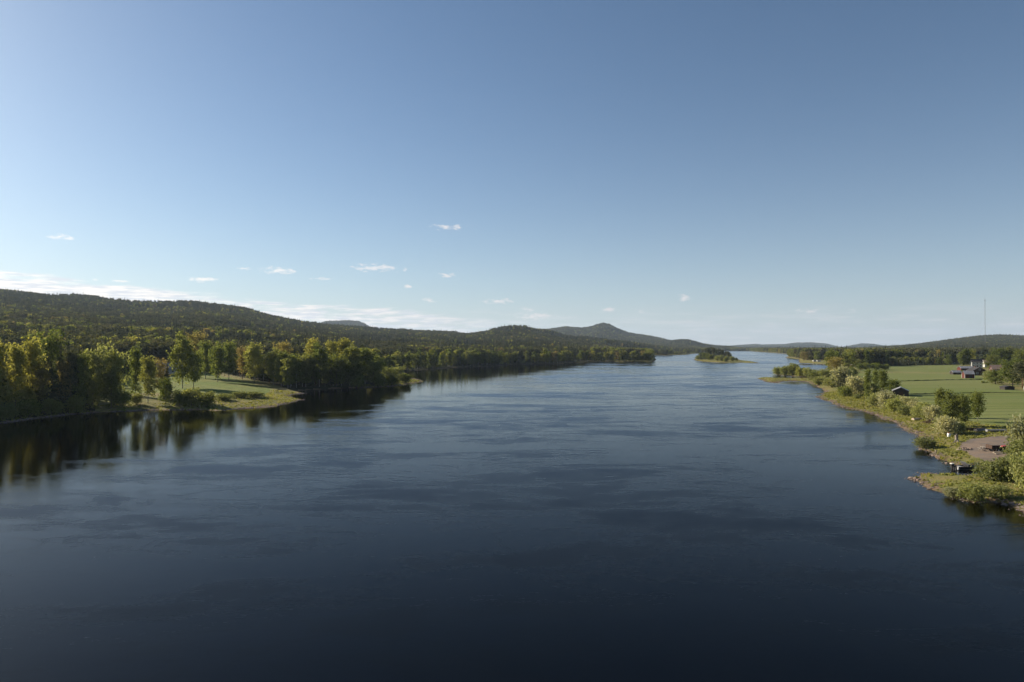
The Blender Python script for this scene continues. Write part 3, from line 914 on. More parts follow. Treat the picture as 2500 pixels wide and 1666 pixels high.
RIGHT_TREES = [
    ('goat_willow', 1988, 932, 906, 32, 'leftmost rounded willow where the shrubby spit joins the right bank'),
    ('goat_willow', 2017, 938, 901, 38, 'pale rounded willow second along the right bank'),
    ('silver_bush', 2050, 945, 898, 44, 'large silvery willow on the right bank below the tall trees'),
    ('willow_bush', 2030, 946, 922, 36, 'low willow at the foot of the silvery one by the waterline'),
    ('budding', 2041, 928, 874, 40, 'reddish-green broad tree above the silvery willow'),
    ('slim_birch', 2026, 908, 857, 26, 'slender light green tree tallest on the right bank skyline'),
    ('birch', 2040, 905, 860, 24, 'light birch just right of the slender skyline tree'),
    ('broad', 2072, 905, 860, 38, 'large mixed green tree at the left end of the hayfield'),
    ('dark_bush', 2081, 920, 898, 26, 'dark bush in the shade behind the silvery willow'),
    ('broad', 2095, 898, 878, 17, 'small round tree at the end of the hedge'),
    ('dark_bush', 2100, 903, 888, 20, 'first bush of the hedge in the hayfield, from the river'),
    ('dark_bush', 2115, 903, 887, 21, 'second bush of the hedge in the hayfield, from the river'),
    ('dark_bush', 2138, 903, 887, 24, 'third bush of the hedge in the hayfield, from the river'),
    ('dark_bush', 2161, 903, 890, 22, 'last and lowest bush of the hedge in the hayfield'),
    ('silver_bush', 2086, 964, 921, 44, 'silvery bush left of the three upright birches'),
    ('dark_bush', 2062, 968, 944, 34, 'dark round bush nearest the water left of the birches'),
    ('slim_birch', 2118, 974, 904, 17, 'front left of the three upright birches, white stem showing'),
    ('slim_birch', 2136, 964, 905, 17, 'middle one of the three upright birches by the shed'),
    ('slim_birch', 2155, 963, 906, 24, 'dark right one of the three upright birches by the shed'),
    ('broad', 2179, 961, 928, 34, 'round tree beside the dark field shed'),
    ('willow_bush', 2093, 974, 962, 16, 'small isolated bush on the grass below the birches'),
    ('willow_bush', 2134, 992, 962, 34, 'bush at the left end of the long thicket below the shed'),
    ('silver_bush', 2163, 998, 956, 42, 'highest silvery bush of the long thicket below the shed'),
    ('willow_bush', 2183, 1004, 974, 44, 'front bush in the middle of the long thicket below the shed'),
    ('silver_bush', 2214, 999, 970, 40, 'silvery bush right of the highest in the long thicket'),
    ('willow_bush', 2208, 1014, 990, 36, 'low leafy bush on the river side of the long thicket'),
    ('willow_bush', 2242, 1019, 991, 40, 'low leafy bush at the right end of the long thicket'),
    ('silver_bush', 2274, 1027, 991, 36, 'silvery willow beside the dark heap on the bank'),
    ('willow_bush', 2000, 941, 922, 30, 'low willow at the waterline left of the silvery one'),
    ('silver_bush', 2036, 933, 905, 30, 'pale willow wedged between the rounded and the silvery one'),
    ('willow_bush', 2066, 938, 905, 34, 'green willow right behind the large silvery one'),
    ('willow_bush', 2100, 956, 930, 30, 'green willow behind the silvery bush left of the birches'),
    ('silver_bush', 2150, 986, 960, 34, 'small silvery bush between the birches and the long thicket'),
    ('willow_bush', 2192, 990, 966, 34, 'bush at the back of the long thicket beside the shed'),
    ('silver_bush', 2232, 1006, 981, 34, 'silvery bush in the right half of the long thicket'),
    ('willow_bush', 2256, 1010, 984, 32, 'leafy bush at the back right of the long thicket'),
    ('willow_bush', 2262, 1024, 1000, 26, 'low bush left of the willow by the dark heap'),
    ('willow_bush', 2296, 1048, 1018, 30, 'low bush left of the silver-leaved one at the clump foot'),
    ('willow_bush', 2340, 1058, 1030, 34, 'low bush right of the silver-leaved one at the clump foot'),
    ('birch', 2298, 1021, 952, 30, 'pointed tree at the left of the dense clump by the yard'),
    ('birch', 2324, 1043, 960, 44, 'bulky green tree in the middle of the clump by the yard'),
    ('birch', 2352, 1044, 966, 36, 'dark right tree of the dense clump by the yard'),
    ('silver_bush', 2316, 1062, 1019, 48, 'silver-leaved bush in front of the clump, above the white drum'),
    ('birch', 2386, 1031, 960, 32, 'single birch at the edge of the hayfield behind the yard'),
    ('willow_bush', 2256, 1094, 1068, 46, 'bush leaning over the water below the yard'),
    ('silver_bush', 2498, 1116, 1020, 70, 'grey-silver willow at the right edge above the yard'),
    ('goat_willow', 2504, 1168, 1074, 84, 'big green willow at the right edge beside the inlet'),
    ('willow_bush', 2418, 1172, 1126, 66, 'drooping willow bush overhanging the bow of the boat'),
    ('willow_bush', 2456, 1172, 1116, 62, 'middle willow bush between the boat and the big willow'),
    ('willow_bush', 2505, 1192, 1110, 70, 'willow bush half cut by the right edge below the big willow'),
    ('silver_bush', 2325, 1214, 1192, 42, 'low grey bush at the waterline of the near spit'),
    ('willow_bush', 2372, 1222, 1180, 56, 'largest low bush on the near spit'),
    ('willow_bush', 2436, 1216, 1186, 60, 'low spreading bush near the root of the near spit'),
    ('broad', 2317, 891.5, 867, 15, 'small pale round tree alone before the forest edge by the village'),
    ('birch', 2349, 897, 858, 20, 'left birch of the village group with white stems'),
    ('birch', 2361, 897, 854, 22, 'middle birch of the village group with white stems'),
    ('birch', 2374, 896, 856, 20, 'right birch of the village group, beside the white house'),
    ('spruce', 2401, 890, 848, 26, 'dark spruce standing behind the white house'),
    ('broad', 2421, 902, 868, 32, 'round village tree right of the white house'),
    ('broad', 2441, 899, 852, 40, 'tallest round tree of the village, behind the red cottage'),
    ('birch', 2470, 899, 850, 34, 'village birch behind the tan roof'),
    ('broad', 2496, 902, 854, 40, 'village tree at the right edge, furthest back'),
    ('broad', 2430, 938, 905, 44, 'dense round tree at the field corner left of the big spreading one'),
    ('willow_bush', 2414, 927, 907, 24, 'pale bush between the brown house and the field corner tree'),
    ('broad', 2472, 944, 880, 58, 'big spreading olive tree at the field corner'),
    ('pine', 2496, 948, 886, 44, 'pine at the right edge beside the spreading olive tree'),
    ('dark_bush', 2399, 935.5, 930.5, 8, 'small dark bush alone in the hayfield'),
    ('dark_bush', 2408, 935, 932, 7, 'tiniest bush in the hayfield, right of a darker one'),
    ('dark_bush', 2348, 909, 904, 10, 'low bush beside the grey hay shed'),
    ('willow_bush', 1898, 915, 897, 22, 'outermost shrub of the shrubby spit in the river'),
    ('willow_bush', 1916, 917, 895, 24, 'second shrub from the tip of the shrubby spit'),
    ('dark_bush', 1936, 917.5, 890, 26, 'tallest shrub of the shrubby spit'),
    ('dark_bush', 1954, 919, 897, 26, 'dark shrub right of the tallest on the spit'),
    ('willow_bush', 1971, 920, 899, 24, 'innermost shrub of the shrubby spit'),
    ('dark_bush', 1984, 916, 903, 18, 'low dark shrub where the spit meets the bank'),
    ('budding', 1962, 882, 860, 19, 'rust-brown round tree at the far clearing'),
    ('broad', 1995, 880, 858, 18, 'dark tree standing behind the white caravans'),
]
ISLAND_TREES = [('willow_bush', 1704, 878.5, 868, 12), ('spruce', 1712, 878.5, 858, 9), ('birch', 1718, 879.5, 862, 11), ('spruce', 1722, 878, 853, 10), ('pine', 1729, 878, 850, 11), ('spruce', 1735, 878.5, 848, 10),
                ('birch', 1727, 880, 863, 11), ('pine', 1742, 878, 851, 11), ('spruce', 1748, 879, 850, 10), ('birch', 1741, 880.5, 866, 11), ('spruce', 1755, 879, 854, 10), ('pine', 1763, 879, 856, 11),
                ('willow_bush', 1751, 881, 869, 13), ('spruce', 1771, 879, 857, 10), ('pine', 1778, 879, 860, 10), ('willow_bush', 1762, 882, 868, 14), ('spruce', 1784, 879, 864, 9),
                ('willow_bush', 1774, 882, 870, 13), ('willow_bush', 1788, 881.5, 871, 12), ('dark_bush', 1797, 881, 874, 9), ('dark_bush', 1770, 883.5, 874, 12),
                ('spruce', 1716, 876.5, 856, 12), ('pine', 1725, 876.5, 852, 13), ('spruce', 1731, 876.5, 851, 12), ('pine', 1738, 876, 850, 13), ('spruce', 1745, 876.5, 851, 12), ('pine', 1752, 876.5, 853, 13),
                ('spruce', 1759, 877, 854, 12), ('spruce', 1767, 877, 857, 12), ('pine', 1774, 877.5, 859, 12), ('birch', 1710, 877, 862, 11), ('birch', 1781, 878, 863, 11), ('birch', 1734, 881, 866, 12)]
IL = {'spruce': 'dark spruce in the wood on the small river island', 'pine': 'pine in the wood on the small river island', 'birch': 'green birch on the front of the small river island',
      'willow_bush': 'willow shrub on the small river island', 'dark_bush': 'low dark shrub at the right end of the small river island'}


def place_named():
    for a in LEFT_TREES:
        plant_px(*a, 'trees of the near left bank')
    for a in RIGHT_TREES:
        plant_px(*a, 'trees and shrubs of the right bank')
    for a in ISLAND_TREES:
        plant_px(*a, IL[a[0]], 'plants on the river island, ' + NAMES[a[0]][1])


place_named()

# simpler kinds for trees too far off to show their parts
SIMPLE = {
    'birch': [single('birch_tree', broadleaf(H=16, nl=900, size=0.55, rad=0.18, limbs=18, ntube=5), 'birch_bark', 'birch_leaf') for _ in range(4)],
    'aspen': [single('aspen_tree', broadleaf(H=16, nl=800, size=0.55, rad=0.17, limbs=18, droop=0, up=0.6, ntube=5), 'grey_bark', 'yellow_leaf') for _ in range(2)],
    'budding': [single('aspen_tree', broadleaf(H=16, nl=700, size=0.5, rad=0.18, limbs=18, droop=0, up=0.6, ntube=5), 'grey_bark', 'tan_leaf') for _ in range(2)],
    'spruce': [single('spruce_tree', spruce(16, 15, 8, rad=0.14), 'grey_bark', 'needle') for _ in range(4)],
    'pine': [single('pine_tree', pine(16, 520, 0.62, ntube=5), 'pine_bark', 'pine_needle') for _ in range(3)],
    'bush': [single('willow_shrub', bush(5, 5.5, 500, 0.42, lobes=12), 'grey_bark', 'willow_leaf') for _ in range(2)],
}
SNAME = {'birch': ('birch_tree', 'birch'), 'aspen': ('aspen_tree', 'aspen'), 'budding': ('aspen_tree', 'aspen'), 'spruce': ('spruce_tree', 'spruce'), 'pine': ('pine_tree', 'pine'),
         'bush': ('willow_shrub', 'shrub')}
PROTO = {k: [] for k in SIMPLE}


def simple_tree(kind, x, y, z, s, sw, label, group, i):
    me = SIMPLE[kind][i % len(SIMPLE[kind])]
    o = bpy.data.objects.new(SNAME[kind][0], me)
    o.location = (x, y, z - 0.1)
    o.rotation_euler = (0, 0, rng.uniform(0, 6.283))
    o.scale = (sw, sw, s)
    tag(o, label, SNAME[kind][1], group)
    link(o)
    if len(PROTO[kind]) < len(SIMPLE[kind]):
        PROTO[kind].append(o)
    return o


def along(poly, step):
    out, rest = [], 0.0
    for a, b in zip(poly[:-1], poly[1:]):
        a, b = np.array(a), np.array(b)
        ln = np.linalg.norm(b - a)
        d = (b - a) / ln
        q = rest
        while q < ln:
            out.append((a + d * q, np.array([-d[1], d[0]])))
            q += step
        rest = q - ln
    return out


def row(poly, step, inland, kinds, hs, label, group):
    """single trees standing along a line, the kinds drawn at random"""
    i = 0
    for p, nrm in along(poly, step):
        q = p + nrm * (inland + rng.uniform(-1.5, 2.5)) + rng.normal(size=2) * 0.9
        x, y = q
        zz, ss = height(np.array([x]), np.array([y]))
        if ss[0] < 1.5:
            continue
        k = kinds[int(rng.integers(len(kinds)))]
        h = rng.uniform(*hs) * (0.3 if k == 'bush' else 1)
        s = h / (5 if k == 'bush' else 16)
        simple_tree(k, x, y, float(zz[0]), s, s * rng.uniform(0.95, 1.3), label[k] if isinstance(label, dict) else label, group + ', ' + SNAME[k][1], int(rng.integers(9)))
        i += 1


def lab(text):
    return {'birch': 'green birch ' + text, 'aspen': 'yellow-green aspen ' + text, 'budding': 'tan budding aspen ' + text, 'spruce': 'dark spruce ' + text, 'pine': 'olive pine ' + text,
            'bush': 'willow shrub ' + text}


row(pts((987, 908), (1034, 904), (1119, 897), (1200, 894), (1260, 890), (1306, 889)), 4.6, 8, ['birch', 'birch', 'birch', 'birch', 'spruce', 'bush'], (13, 18), lab('in the shaded row along the middle left shore'),
    'trees lining the middle left shore')
row(pts((1306, 889), (1364, 889), (1412, 885.5), (1500, 885.5), (1593, 885)), 5.0, 9, ['birch', 'birch', 'birch', 'birch', 'birch', 'aspen', 'budding'], (13, 17.5), lab('in the row along the far left shore'), 'trees lining the far left shore')
row(pts((1593, 885), (1602, 879), (1600, 875)), 9.0, 9, ['birch'], (13, 16), lab('rounding the end of the far left shore wood'), 'trees rounding the far left point')
row(pts((2335, 890.5), (2300, 891), (2172, 894), (2105, 899))[::-1], 3.6, 4, ['pine', 'pine', 'spruce', 'birch', 'birch'], (14, 18), lab('along the forest edge behind the hayfield'), 'trees along the forest edge behind the hayfield')
row(upoly((20, 815), (20, 815), z=0) if False else [(-345, 470), (-300, 480), (-262, 485)], 5.5, 0, ['aspen'], (15, 18), {'aspen': 'bright yellow aspen in the sunlit stand above the near left wood'}, 'bright yellow aspens of the sunlit stand')


# ------------------------------------------------------------------ the forests: masses of trees nobody could count
def forest_points():
    out = []

    def grid(u0, u1, y0, y1, sp0, spk):
        y = y0
        while y < y1:
            sp = sp0 + spk * y
            xs = np.arange((u0 - 1250) / F * y, (u1 - 1250) / F * y, sp)
            if len(xs):
                out.append(np.stack([xs + rng.uniform(-0.48, 0.48, len(xs)) * sp, y + rng.uniform(-0.48, 0.48, len(xs)) * sp], 1))
            y += sp
    grid(-350, 1800, 150, 2760, 3.6, 0.0016)
    grid(740, 960, 4800, 6650, 4.0, 0.0014)
    grid(1230, 1800, 2760, 5650, 4.0, 0.0016)
    grid(1700, 2230, 8300, 11150, 5.0, 0.0016)
    grid(1740, 2000, 3300, 5200, 4.0, 0.0014)
    grid(1800, 2700, 700, 3750, 3.4, 0.0016)
    P = np.concatenate(out)
    x, y = P[:, 0], P[:, 1]
    z, s = height(x, y)
    left = x < 0.15 * y
    keep = s > np.where(left, 7.0, 6.0)
    di, ii = seg_dist(P, ISLAND)
    keep &= ~ii
    for poly in (CLEAR_L, FIELD, VILLAGE, CLEAR_C, YARD):
        keep &= ~inside(P, poly)
    # open right bank between the river and the hayfield, and the named wood on the point
    keep &= ~((~left) & (y < 715))
    u = 1250 + F * x / y
    keep &= ~((u > 1880) & (u < 2110) & (y < 760))
    keep &= ~((u > -200) & (u < 760) & (s < 14) & (y < 330))
    keep &= ~((u > 860) & (u < 1060) & (y < 545) & left)
    return x[keep], y[keep], z[keep], s[keep], u[keep]


QUOTA = {'birch': 110, 'aspen': 90, 'budding': 90, 'spruce': 200, 'pine': 200}
NEAR_Y = 900
NEAR_LABEL = {True: lab('in the wood behind the near left bank'), False: lab('inside the wood behind the hayfield')}


def scatter():
    x, y, z, s, u = forest_points()
    n = len(x)
    r = rng.uniform(0, 1, n)
    p1 = fnoise(x / 70, y / 70, 21)
    p2 = fnoise(x / 240, y / 240, 33)
    left = x < 0.15 * y
    near_shore = np.exp(-np.maximum(s, 0) / 45.0)
    decid = np.clip(0.10 + 0.85 * near_shore + 2.4 * (p1 - 0.54) + 1.2 * (p2 - 0.55), 0.03, 0.95)
    decid = np.where(s > 160, np.clip(decid * np.interp(y, [600, 1600], [0.75, 0.42]), 0.02, 0.6), decid)
    kind = np.where(r < decid, 0, 3)
    r2 = rng.uniform(0, 1, n)
    p3 = fnoise(x / 35, y / 35, 41)
    kind = np.where((kind == 0) & (r2 < np.clip(0.05 + 1.5 * (p3 - 0.58), 0.02, 0.6)), 2, kind)       # budding
    kind = np.where((kind == 0) & (r2 > 0.93 - 0.9 * np.clip(p3 - 0.6, 0, 1)), 1, kind)               # yellow
    pine_share = np.clip(0.45 + 1.5 * (p2 - 0.5), 0.1, 0.85)
    kind = np.where((kind == 3) & (rng.uniform(0, 1, n) < pine_share), 4, kind)
    # stands of different age
    stand = np.where(fnoise(x / 150 + 9, y / 150, 55) > 0.58, 0.5, 1.0) * np.where(fnoise(x / 90, y / 60, 57) > 0.66, 0.75, 1.0)
    stand = np.where(y < 420, np.maximum(stand, 0.85), stand)
    h = rng.uniform(12.5, 19.5, n) * stand
    h = np.where(y > 1500, h * 0.86, h)
    h = np.where(y > 2700, 12 + 6 * rng.uniform(0, 1, n), h)
    h = np.where((kind == 3) & (rng.uniform(0, 1, n) < 0.12), h * 1.3, h)
    sc = h / 16.0
    wide = sc * rng.uniform(0.95, 1.25, n) * (1 + np.clip((y - 1600) / 5500, 0, 1.0))
    names = {0: ('birch', 'birch_woodland', 'green birch woodland mixed through both river banks'), 1: ('aspen', 'aspen_woodland', 'scattered yellow-green aspens shining out of the woods'),
             2: ('budding', 'budding_aspen_woodland', 'scattered tan budding aspens in the woods along the river'), 3: ('spruce', 'spruce_forest', 'dark spruce forest over the hills of both banks'),
             4: ('pine', 'pine_forest', 'olive-brown pine forest over the hills of both banks')}
    for k, (kk, name, label) in names.items():
        m = kind == k
        if not m.any():
            continue
        # the nearest ones are trees of their own
        near = np.where(m & (y < NEAR_Y) & (u > -20) & (u < 2520))[0]
        near = near[np.argsort(y[near])][:QUOTA[kk]]
        for i in near:
            simple_tree(kk, x[i], y[i], z[i], sc[i], wide[i], NEAR_LABEL[bool(left[i])][kk], ('trees of the near left wood, ' if left[i] else 'trees of the wood behind the hayfield, ') + SNAME[kk][1], int(i))
        m[near] = False
        make_forest(name, label, np.stack([x, y, z - 0.1], 1)[m], np.stack([wide, wide, sc], 1)[m], PROTO[kk], kk)
    print('forest trees', n)


def make_forest(name, label, P, S, protos, kk):
    me = bpy.data.meshes.new(name)
    me.vertices.add(len(P))
    me.vertices.foreach_set('co', P.astype(np.float32).ravel())
    a = me.attributes.new('tree_scale', 'FLOAT_VECTOR', 'POINT')
    a.data.foreach_set('vector', S.astype(np.float32).ravel())
    a = me.attributes.new('tree_turn', 'FLOAT_VECTOR', 'POINT')
    rot = np.zeros((len(P), 3), np.float32)
    rot[:, 2] = rng.uniform(0, 6.283, len(P))
    rot[:, 0] = rng.normal(size=len(P)) * 0.03
    a.data.foreach_set('vector', rot.ravel())
    a = me.attributes.new('tree_pick', 'INT', 'POINT')
    a.data.foreach_set('value', rng.integers(0, len(protos), len(P)).astype(np.int32))
    ob = link(bpy.data.objects.new(name, me))
    tag(ob, label, 'forest', None, 'stuff')
    ng = bpy.data.node_groups.new(name, 'GeometryNodeTree')
    ng.interface.new_socket('Geometry', in_out='INPUT', socket_type='NodeSocketGeometry')
    ng.interface.new_socket('Geometry', in_out='OUTPUT', socket_type='NodeSocketGeometry')
    gi, go = ng.nodes.new('NodeGroupInput'), ng.nodes.new('NodeGroupOutput')
    inst = ng.nodes.new('GeometryNodeInstanceOnPoints')
    join = ng.nodes.new('GeometryNodeJoinGeometry')
    for p in protos:
        oi = ng.nodes.new('GeometryNodeObjectInfo')
        oi.transform_space = 'ORIGINAL'
        oi.inputs['Object'].default_value = p
        oi.inputs['As Instance'].default_value = True
        ng.links.new(oi.outputs['Geometry'], join.inputs[0])

    def attr(nm, ty):
        q = ng.nodes.new('GeometryNodeInputNamedAttribute')
        q.data_type = ty
        q.inputs['Name'].default_value = nm
        return q.outputs['Attribute']
    ng.links.new(gi.outputs[0], inst.inputs['Points'])
    ng.links.new(join.outputs[0], inst.inputs['Instance'])
    inst.inputs['Pick Instance'].default_value = True
    ng.links.new(attr('tree_pick', 'INT'), inst.inputs['Instance Index'])
    ng.links.new(attr('tree_scale', 'FLOAT_VECTOR'), inst.inputs['Scale'])
    ng.links.new(attr('tree_turn', 'FLOAT_VECTOR'), inst.inputs['Rotation'])
    ng.links.new(inst.outputs[0], go.inputs[0])
    md = ob.modifiers.new('trees', 'NODES')
    md.node_group = ng


scatter()


# ------------------------------------------------------------------ grass on the banks
def bank_grass():
    c = []
    # right bank, foreshore and near spit, then the left foreshore
    for (u0, u1, y0, y1, n, lo, hi) in ((2000, 2560, 88, 330, 26000, 0.4, 26), (1840, 2000, 400, 600, 4000, 0.3, 12), (430, 780, 225, 330, 5000, 0.4, 40), (-60, 430, 190, 280, 5000, 0.4, 14),
                                       (1690, 1860, 940, 1150, 2500, 0.3, 14), (860, 1040, 360, 450, 3000, 0.3, 9)):
        y = np.sqrt(rng.uniform(y0 * y0, y1 * y1, n))
        x = (rng.uniform(u0, u1, n) - 1250) / F * y
        c.append(np.stack([x, y, np.full(n, lo), np.full(n, hi)], 1))
    c = np.concatenate(c)
    z, s = height(c[:, 0], c[:, 1])
    k = (s > c[:, 2] + 1.4 * rng.uniform(0, 1, len(s)) ** 2) & (s < c[:, 3]) & (fnoise(c[:, 0] / 4, c[:, 1] / 4, 77) > 0.36 + 0.2 * rng.uniform(-1, 1, len(s)))
    P2 = c[:, :2]
    for poly in (YARD, FIELD, MEADOW):
        k &= ~inside(P2, poly)
    x, y, z = c[k, 0], c[k, 1], z[k]
    n = len(x)
    hgt = rng.uniform(0.12, 0.45, n) * (0.6 + 0.8 * fnoise(x / 6, y / 6, 79))
    V, Fc, T2 = [], [], []
    for j in range(3):
        a = rng.uniform(0, 6.283, n)
        w = rng.uniform(0.15, 0.4, n)
        ox, oy = rng.normal(size=n) * 0.2, rng.normal(size=n) * 0.2
        lx, ly = rng.normal(size=n) * 0.2, rng.normal(size=n) * 0.2
        p = np.stack([np.stack([x + ox - w * np.cos(a), y + oy - w * np.sin(a), z - 0.05], 1), np.stack([x + ox + w * np.cos(a), y + oy + w * np.sin(a), z - 0.05], 1),
                      np.stack([x + ox + lx, y + oy + ly, z + hgt], 1)], 1).reshape(-1, 3)
        V.append(p)
        T2.append(rng.uniform(0, 1, n))
    V = np.concatenate(V)
    me = bpy.data.meshes.new('bank_grass')
    me.from_pydata(V.tolist(), [], np.arange(len(V)).reshape(-1, 3).tolist())
    at = me.attributes.new('tone', 'FLOAT', 'FACE')
    at.data.foreach_set('value', np.concatenate(T2).astype(np.float32))
    me.materials.append(M['grass_blade'])
    tag(link(bpy.data.objects.new('bank_grass', me)), 'tufts of tall grass along the river banks', 'grass', None, 'stuff')


bank_grass()


def shore_pebbles():
    c = []
    for (u0, u1, y0, y1, n) in ((1990, 2560, 88, 340, 60000), (-40, 780, 190, 330, 60000), (1840, 2000, 380, 520, 12000), (870, 1050, 370, 480, 12000)):
        y = np.sqrt(rng.uniform(y0 * y0, y1 * y1, n))
        c.append(np.stack([(rng.uniform(u0, u1, n) - 1250) / F * y, y], 1))
    P = np.concatenate(c)
    z, s = height(P[:, 0], P[:, 1])
    k = (s > -1.2) & (s < 2.0) & (fnoise(P[:, 0] / 6, P[:, 1] / 6, 61) > 0.42)
    P, z = P[k], z[k]
    n = len(P)
    r = rng.uniform(0.08, 0.34, n) ** 1.0
    d = np.array([(1, 0, 0), (0, 1, 0), (-1, 0, 0), (0, -1, 0), (0, 0, 0.7), (0, 0, -0.5)], float)
    V = P[:, None, :].repeat(6, 1)
    V = np.concatenate([V, np.maximum(z, -0.1)[:, None, None].repeat(6, 1)], 2) + d[None] * r[:, None, None] * rng.uniform(0.6, 1.4, (n, 6, 1))
    tri = np.array([(0, 1, 4), (1, 2, 4), (2, 3, 4), (3, 0, 4), (1, 0, 5), (2, 1, 5), (3, 2, 5), (0, 3, 5)])
    Fc = (tri[None] + 6 * np.arange(n)[:, None, None]).reshape(-1, 3)
    me = bpy.data.meshes.new('shore_pebbles')
    me.from_pydata(V.reshape(-1, 3).tolist(), [], Fc.tolist())
    me.materials.append(solid('shore_pebble', (0.24, 0.19, 0.16), (0.12, 0.10, 0.09), 0.8, 0.9, 0.2))
    tag(link(bpy.data.objects.new('shore_pebbles', me)), 'small stones scattered along the waterline', 'pebbles', None, 'stuff')


shore_pebbles()


# ------------------------------------------------------------------ buildings
M['dark_wood'] = solid('tarred_wood', (0.030, 0.026, 0.024), (0.055, 0.046, 0.040), 1.5, 0.85, 0.2, stretch=(6, 6, 0.4))
M['red_wood'] = solid('falu_red_boards', (0.112, 0.034, 0.025), (0.075, 0.027, 0.022), 1.2, 0.85, 0.2, stretch=(6, 6, 0.4))
M['brown_wood'] = solid('brown_stained_boards', (0.085, 0.05, 0.036), (0.05, 0.034, 0.028), 1.2, 0.85, 0.2, stretch=(6, 6, 0.4))
M['white_wood'] = solid('white_painted_boards', (0.50, 0.49, 0.47), (0.40, 0.395, 0.38), 0.8, 0.7, 0.3, stretch=(5, 5, 0.3))
M['grey_roof'] = solid('grey_sheet_roof', (0.30, 0.30, 0.32), (0.20, 0.20, 0.21), 0.6, 0.45, 0.5)
M['tan_roof'] = solid('tan_tile_roof', (0.24, 0.17, 0.135), (0.17, 0.12, 0.10), 1.6, 0.8, 0.2)
M['dark_roof'] = solid('dark_roof_felt', (0.055, 0.052, 0.055), (0.035, 0.033, 0.034), 1.2, 0.8, 0.2)
M['glass'] = solid('window_glass', (0.02, 0.025, 0.03), (0.03, 0.035, 0.045), 0.5, 0.08, 0.6)
M['white_trim'] = solid('white_trim', (0.8, 0.79, 0.76), (0.7, 0.69, 0.66), 2.0, 0.6, 0.3)
M['brick'] = solid('chimney_brick', (0.20, 0.10, 0.075), (0.13, 0.075, 0.06), 6.0, 0.9, 0.1)


def house(name, label, cat, x, y, rz, w, d, hw, hr, wall, roof, doors=(), windows=(), chimney=False, over=0.35, group=None, corner=False):
    """gabled building, ridge along its local x; doors and windows as (side, along, width, sill, height)"""
    z = z_at(x, y)
    e = empty(name, (x, y, z), rz)
    tag(e, label, cat, group)
    W, D = w / 2, d / 2
    mb = MB()
    v = [(-W, -D, -0.4), (W, -D, -0.4), (W, D, -0.4), (-W, D, -0.4), (-W, -D, hw), (W, -D, hw), (W, D, hw), (-W, D, hw), (-W, 0, hw + hr), (W, 0, hw + hr)]
    mb.add(v, [(0, 1, 5, 4), (2, 3, 7, 6), (1, 2, 6, 9, 5), (3, 0, 4, 8, 7), (3, 2, 1, 0)])
    mb.build('wall', M[wall], e)
    sl = hr / D
    rf = MB()
    for sgn in (-1, 1):
        yo, zo = sgn * (D + over), hw - over * sl
        t = 0.16
        X = W + over
        p = [(-X, 0, hw + hr + 0.02), (X, 0, hw + hr + 0.02), (X, yo, zo + 0.02), (-X, yo, zo + 0.02)]
        p += [(a, b, c + t) for a, b, c in p]
        f = [(0, 1, 2, 3), (7, 6, 5, 4), (2, 1, 5, 6), (0, 3, 7, 4), (3, 2, 6, 7)]
        rf.add(p, f if sgn > 0 else [q[::-1] for q in f])
    r = rf.build('roof', M[roof], e)
    if chimney:
        MB().box(-0.35, 0.35, -0.3, 0.3, hr * 0.6 + hw, hw + hr + 0.9).build('chimney', M['brick'], r).location = (W * 0.3, 0.2, 0)
    if corner:
        for sx in (-1, 1):
            for sy in (-1, 1):
                MB().box(-0.09, 0.09, -0.09, 0.09, 0, hw - 0.05).build('corner_board', M['white_trim'], e).location = (sx * W, sy * D, 0)

    def place(o, side, a):
        if side == 'front':
            o.location = (a, -D - 0.03, 0)
        elif side == 'left':
            o.location = (-W - 0.03, a, 0)
            o.rotation_euler = (0, 0, R(-90))
        elif side == 'right':
            o.location = (W + 0.03, a, 0)
            o.rotation_euler = (0, 0, R(90))
    for (side, a, ww, sill, hh, mat) in doors:
        o = MB().box(-ww / 2, ww / 2, -0.03, 0.05, sill, sill + hh).build('door', M[mat], e)
        place(o, side, a)
        MB().box(ww / 2 - 0.2, ww / 2 - 0.1, -0.08, -0.031, sill + hh * 0.45, sill + hh * 0.55).build('handle', M['dark_roof'], o)
    for (side, a, ww, sill, hh) in windows:
        fr = MB()
        fr.box(-ww / 2 - 0.1, ww / 2 + 0.1, -0.05, 0.03, sill - 0.1, sill)
        fr.box(-ww / 2 - 0.1, ww / 2 + 0.1, -0.05, 0.03, sill + hh, sill + hh + 0.1)
        fr.box(-ww / 2 - 0.1, -ww / 2, -0.05, 0.03, sill, sill + hh)
        fr.box(ww / 2, ww / 2 + 0.1, -0.05, 0.03, sill, sill + hh)
        fr.box(-0.03, 0.03, -0.04, 0.03, sill, sill + hh)
        o = fr.build('window', M['white_trim'], e)
        place(o, side, a)
        MB().box(-ww / 2, ww / 2, -0.02, 0.02, sill, sill + hh).build('pane', M['glass'], o)
    return e


def at(u, v):
    x, y, z = spot(u, v)
    return x, y


F1 = ('front', 0, 1.0, 0, 2.0)
x, y = at(2205, 967)
house('field_shed', 'dark tarred shed with pale roof among the bank trees', 'shed', x, y + 2, R(62), 7.0, 5.6, 2.1, 1.35, 'dark_wood', 'grey_roof', [('left', 0.0, 1.6, 0, 1.8, 'brown_wood')])
x, y = at(2369, 924)
house('red_barn', 'small red barn with grey sheet roof at the hayfield edge', 'barn', x, y + 2.2, R(-14), 5.4, 5.0, 2.7, 1.9, 'red_wood', 'grey_roof', [('front', 0.6, 1.6, 0, 2.0, 'dark_wood')], [], False, 0.3, None, True)
x, y = at(2333, 914.5)
house('hay_shed', 'low grey-roofed hay shed standing alone left of the red barn', 'shed', x, y, R(-4), 5.8, 4.4, 1.5, 1.3, 'dark_wood', 'grey_roof', [('front', 0, 1.4, 0, 1.3, 'brown_wood')])
x, y = at(2369, 908)
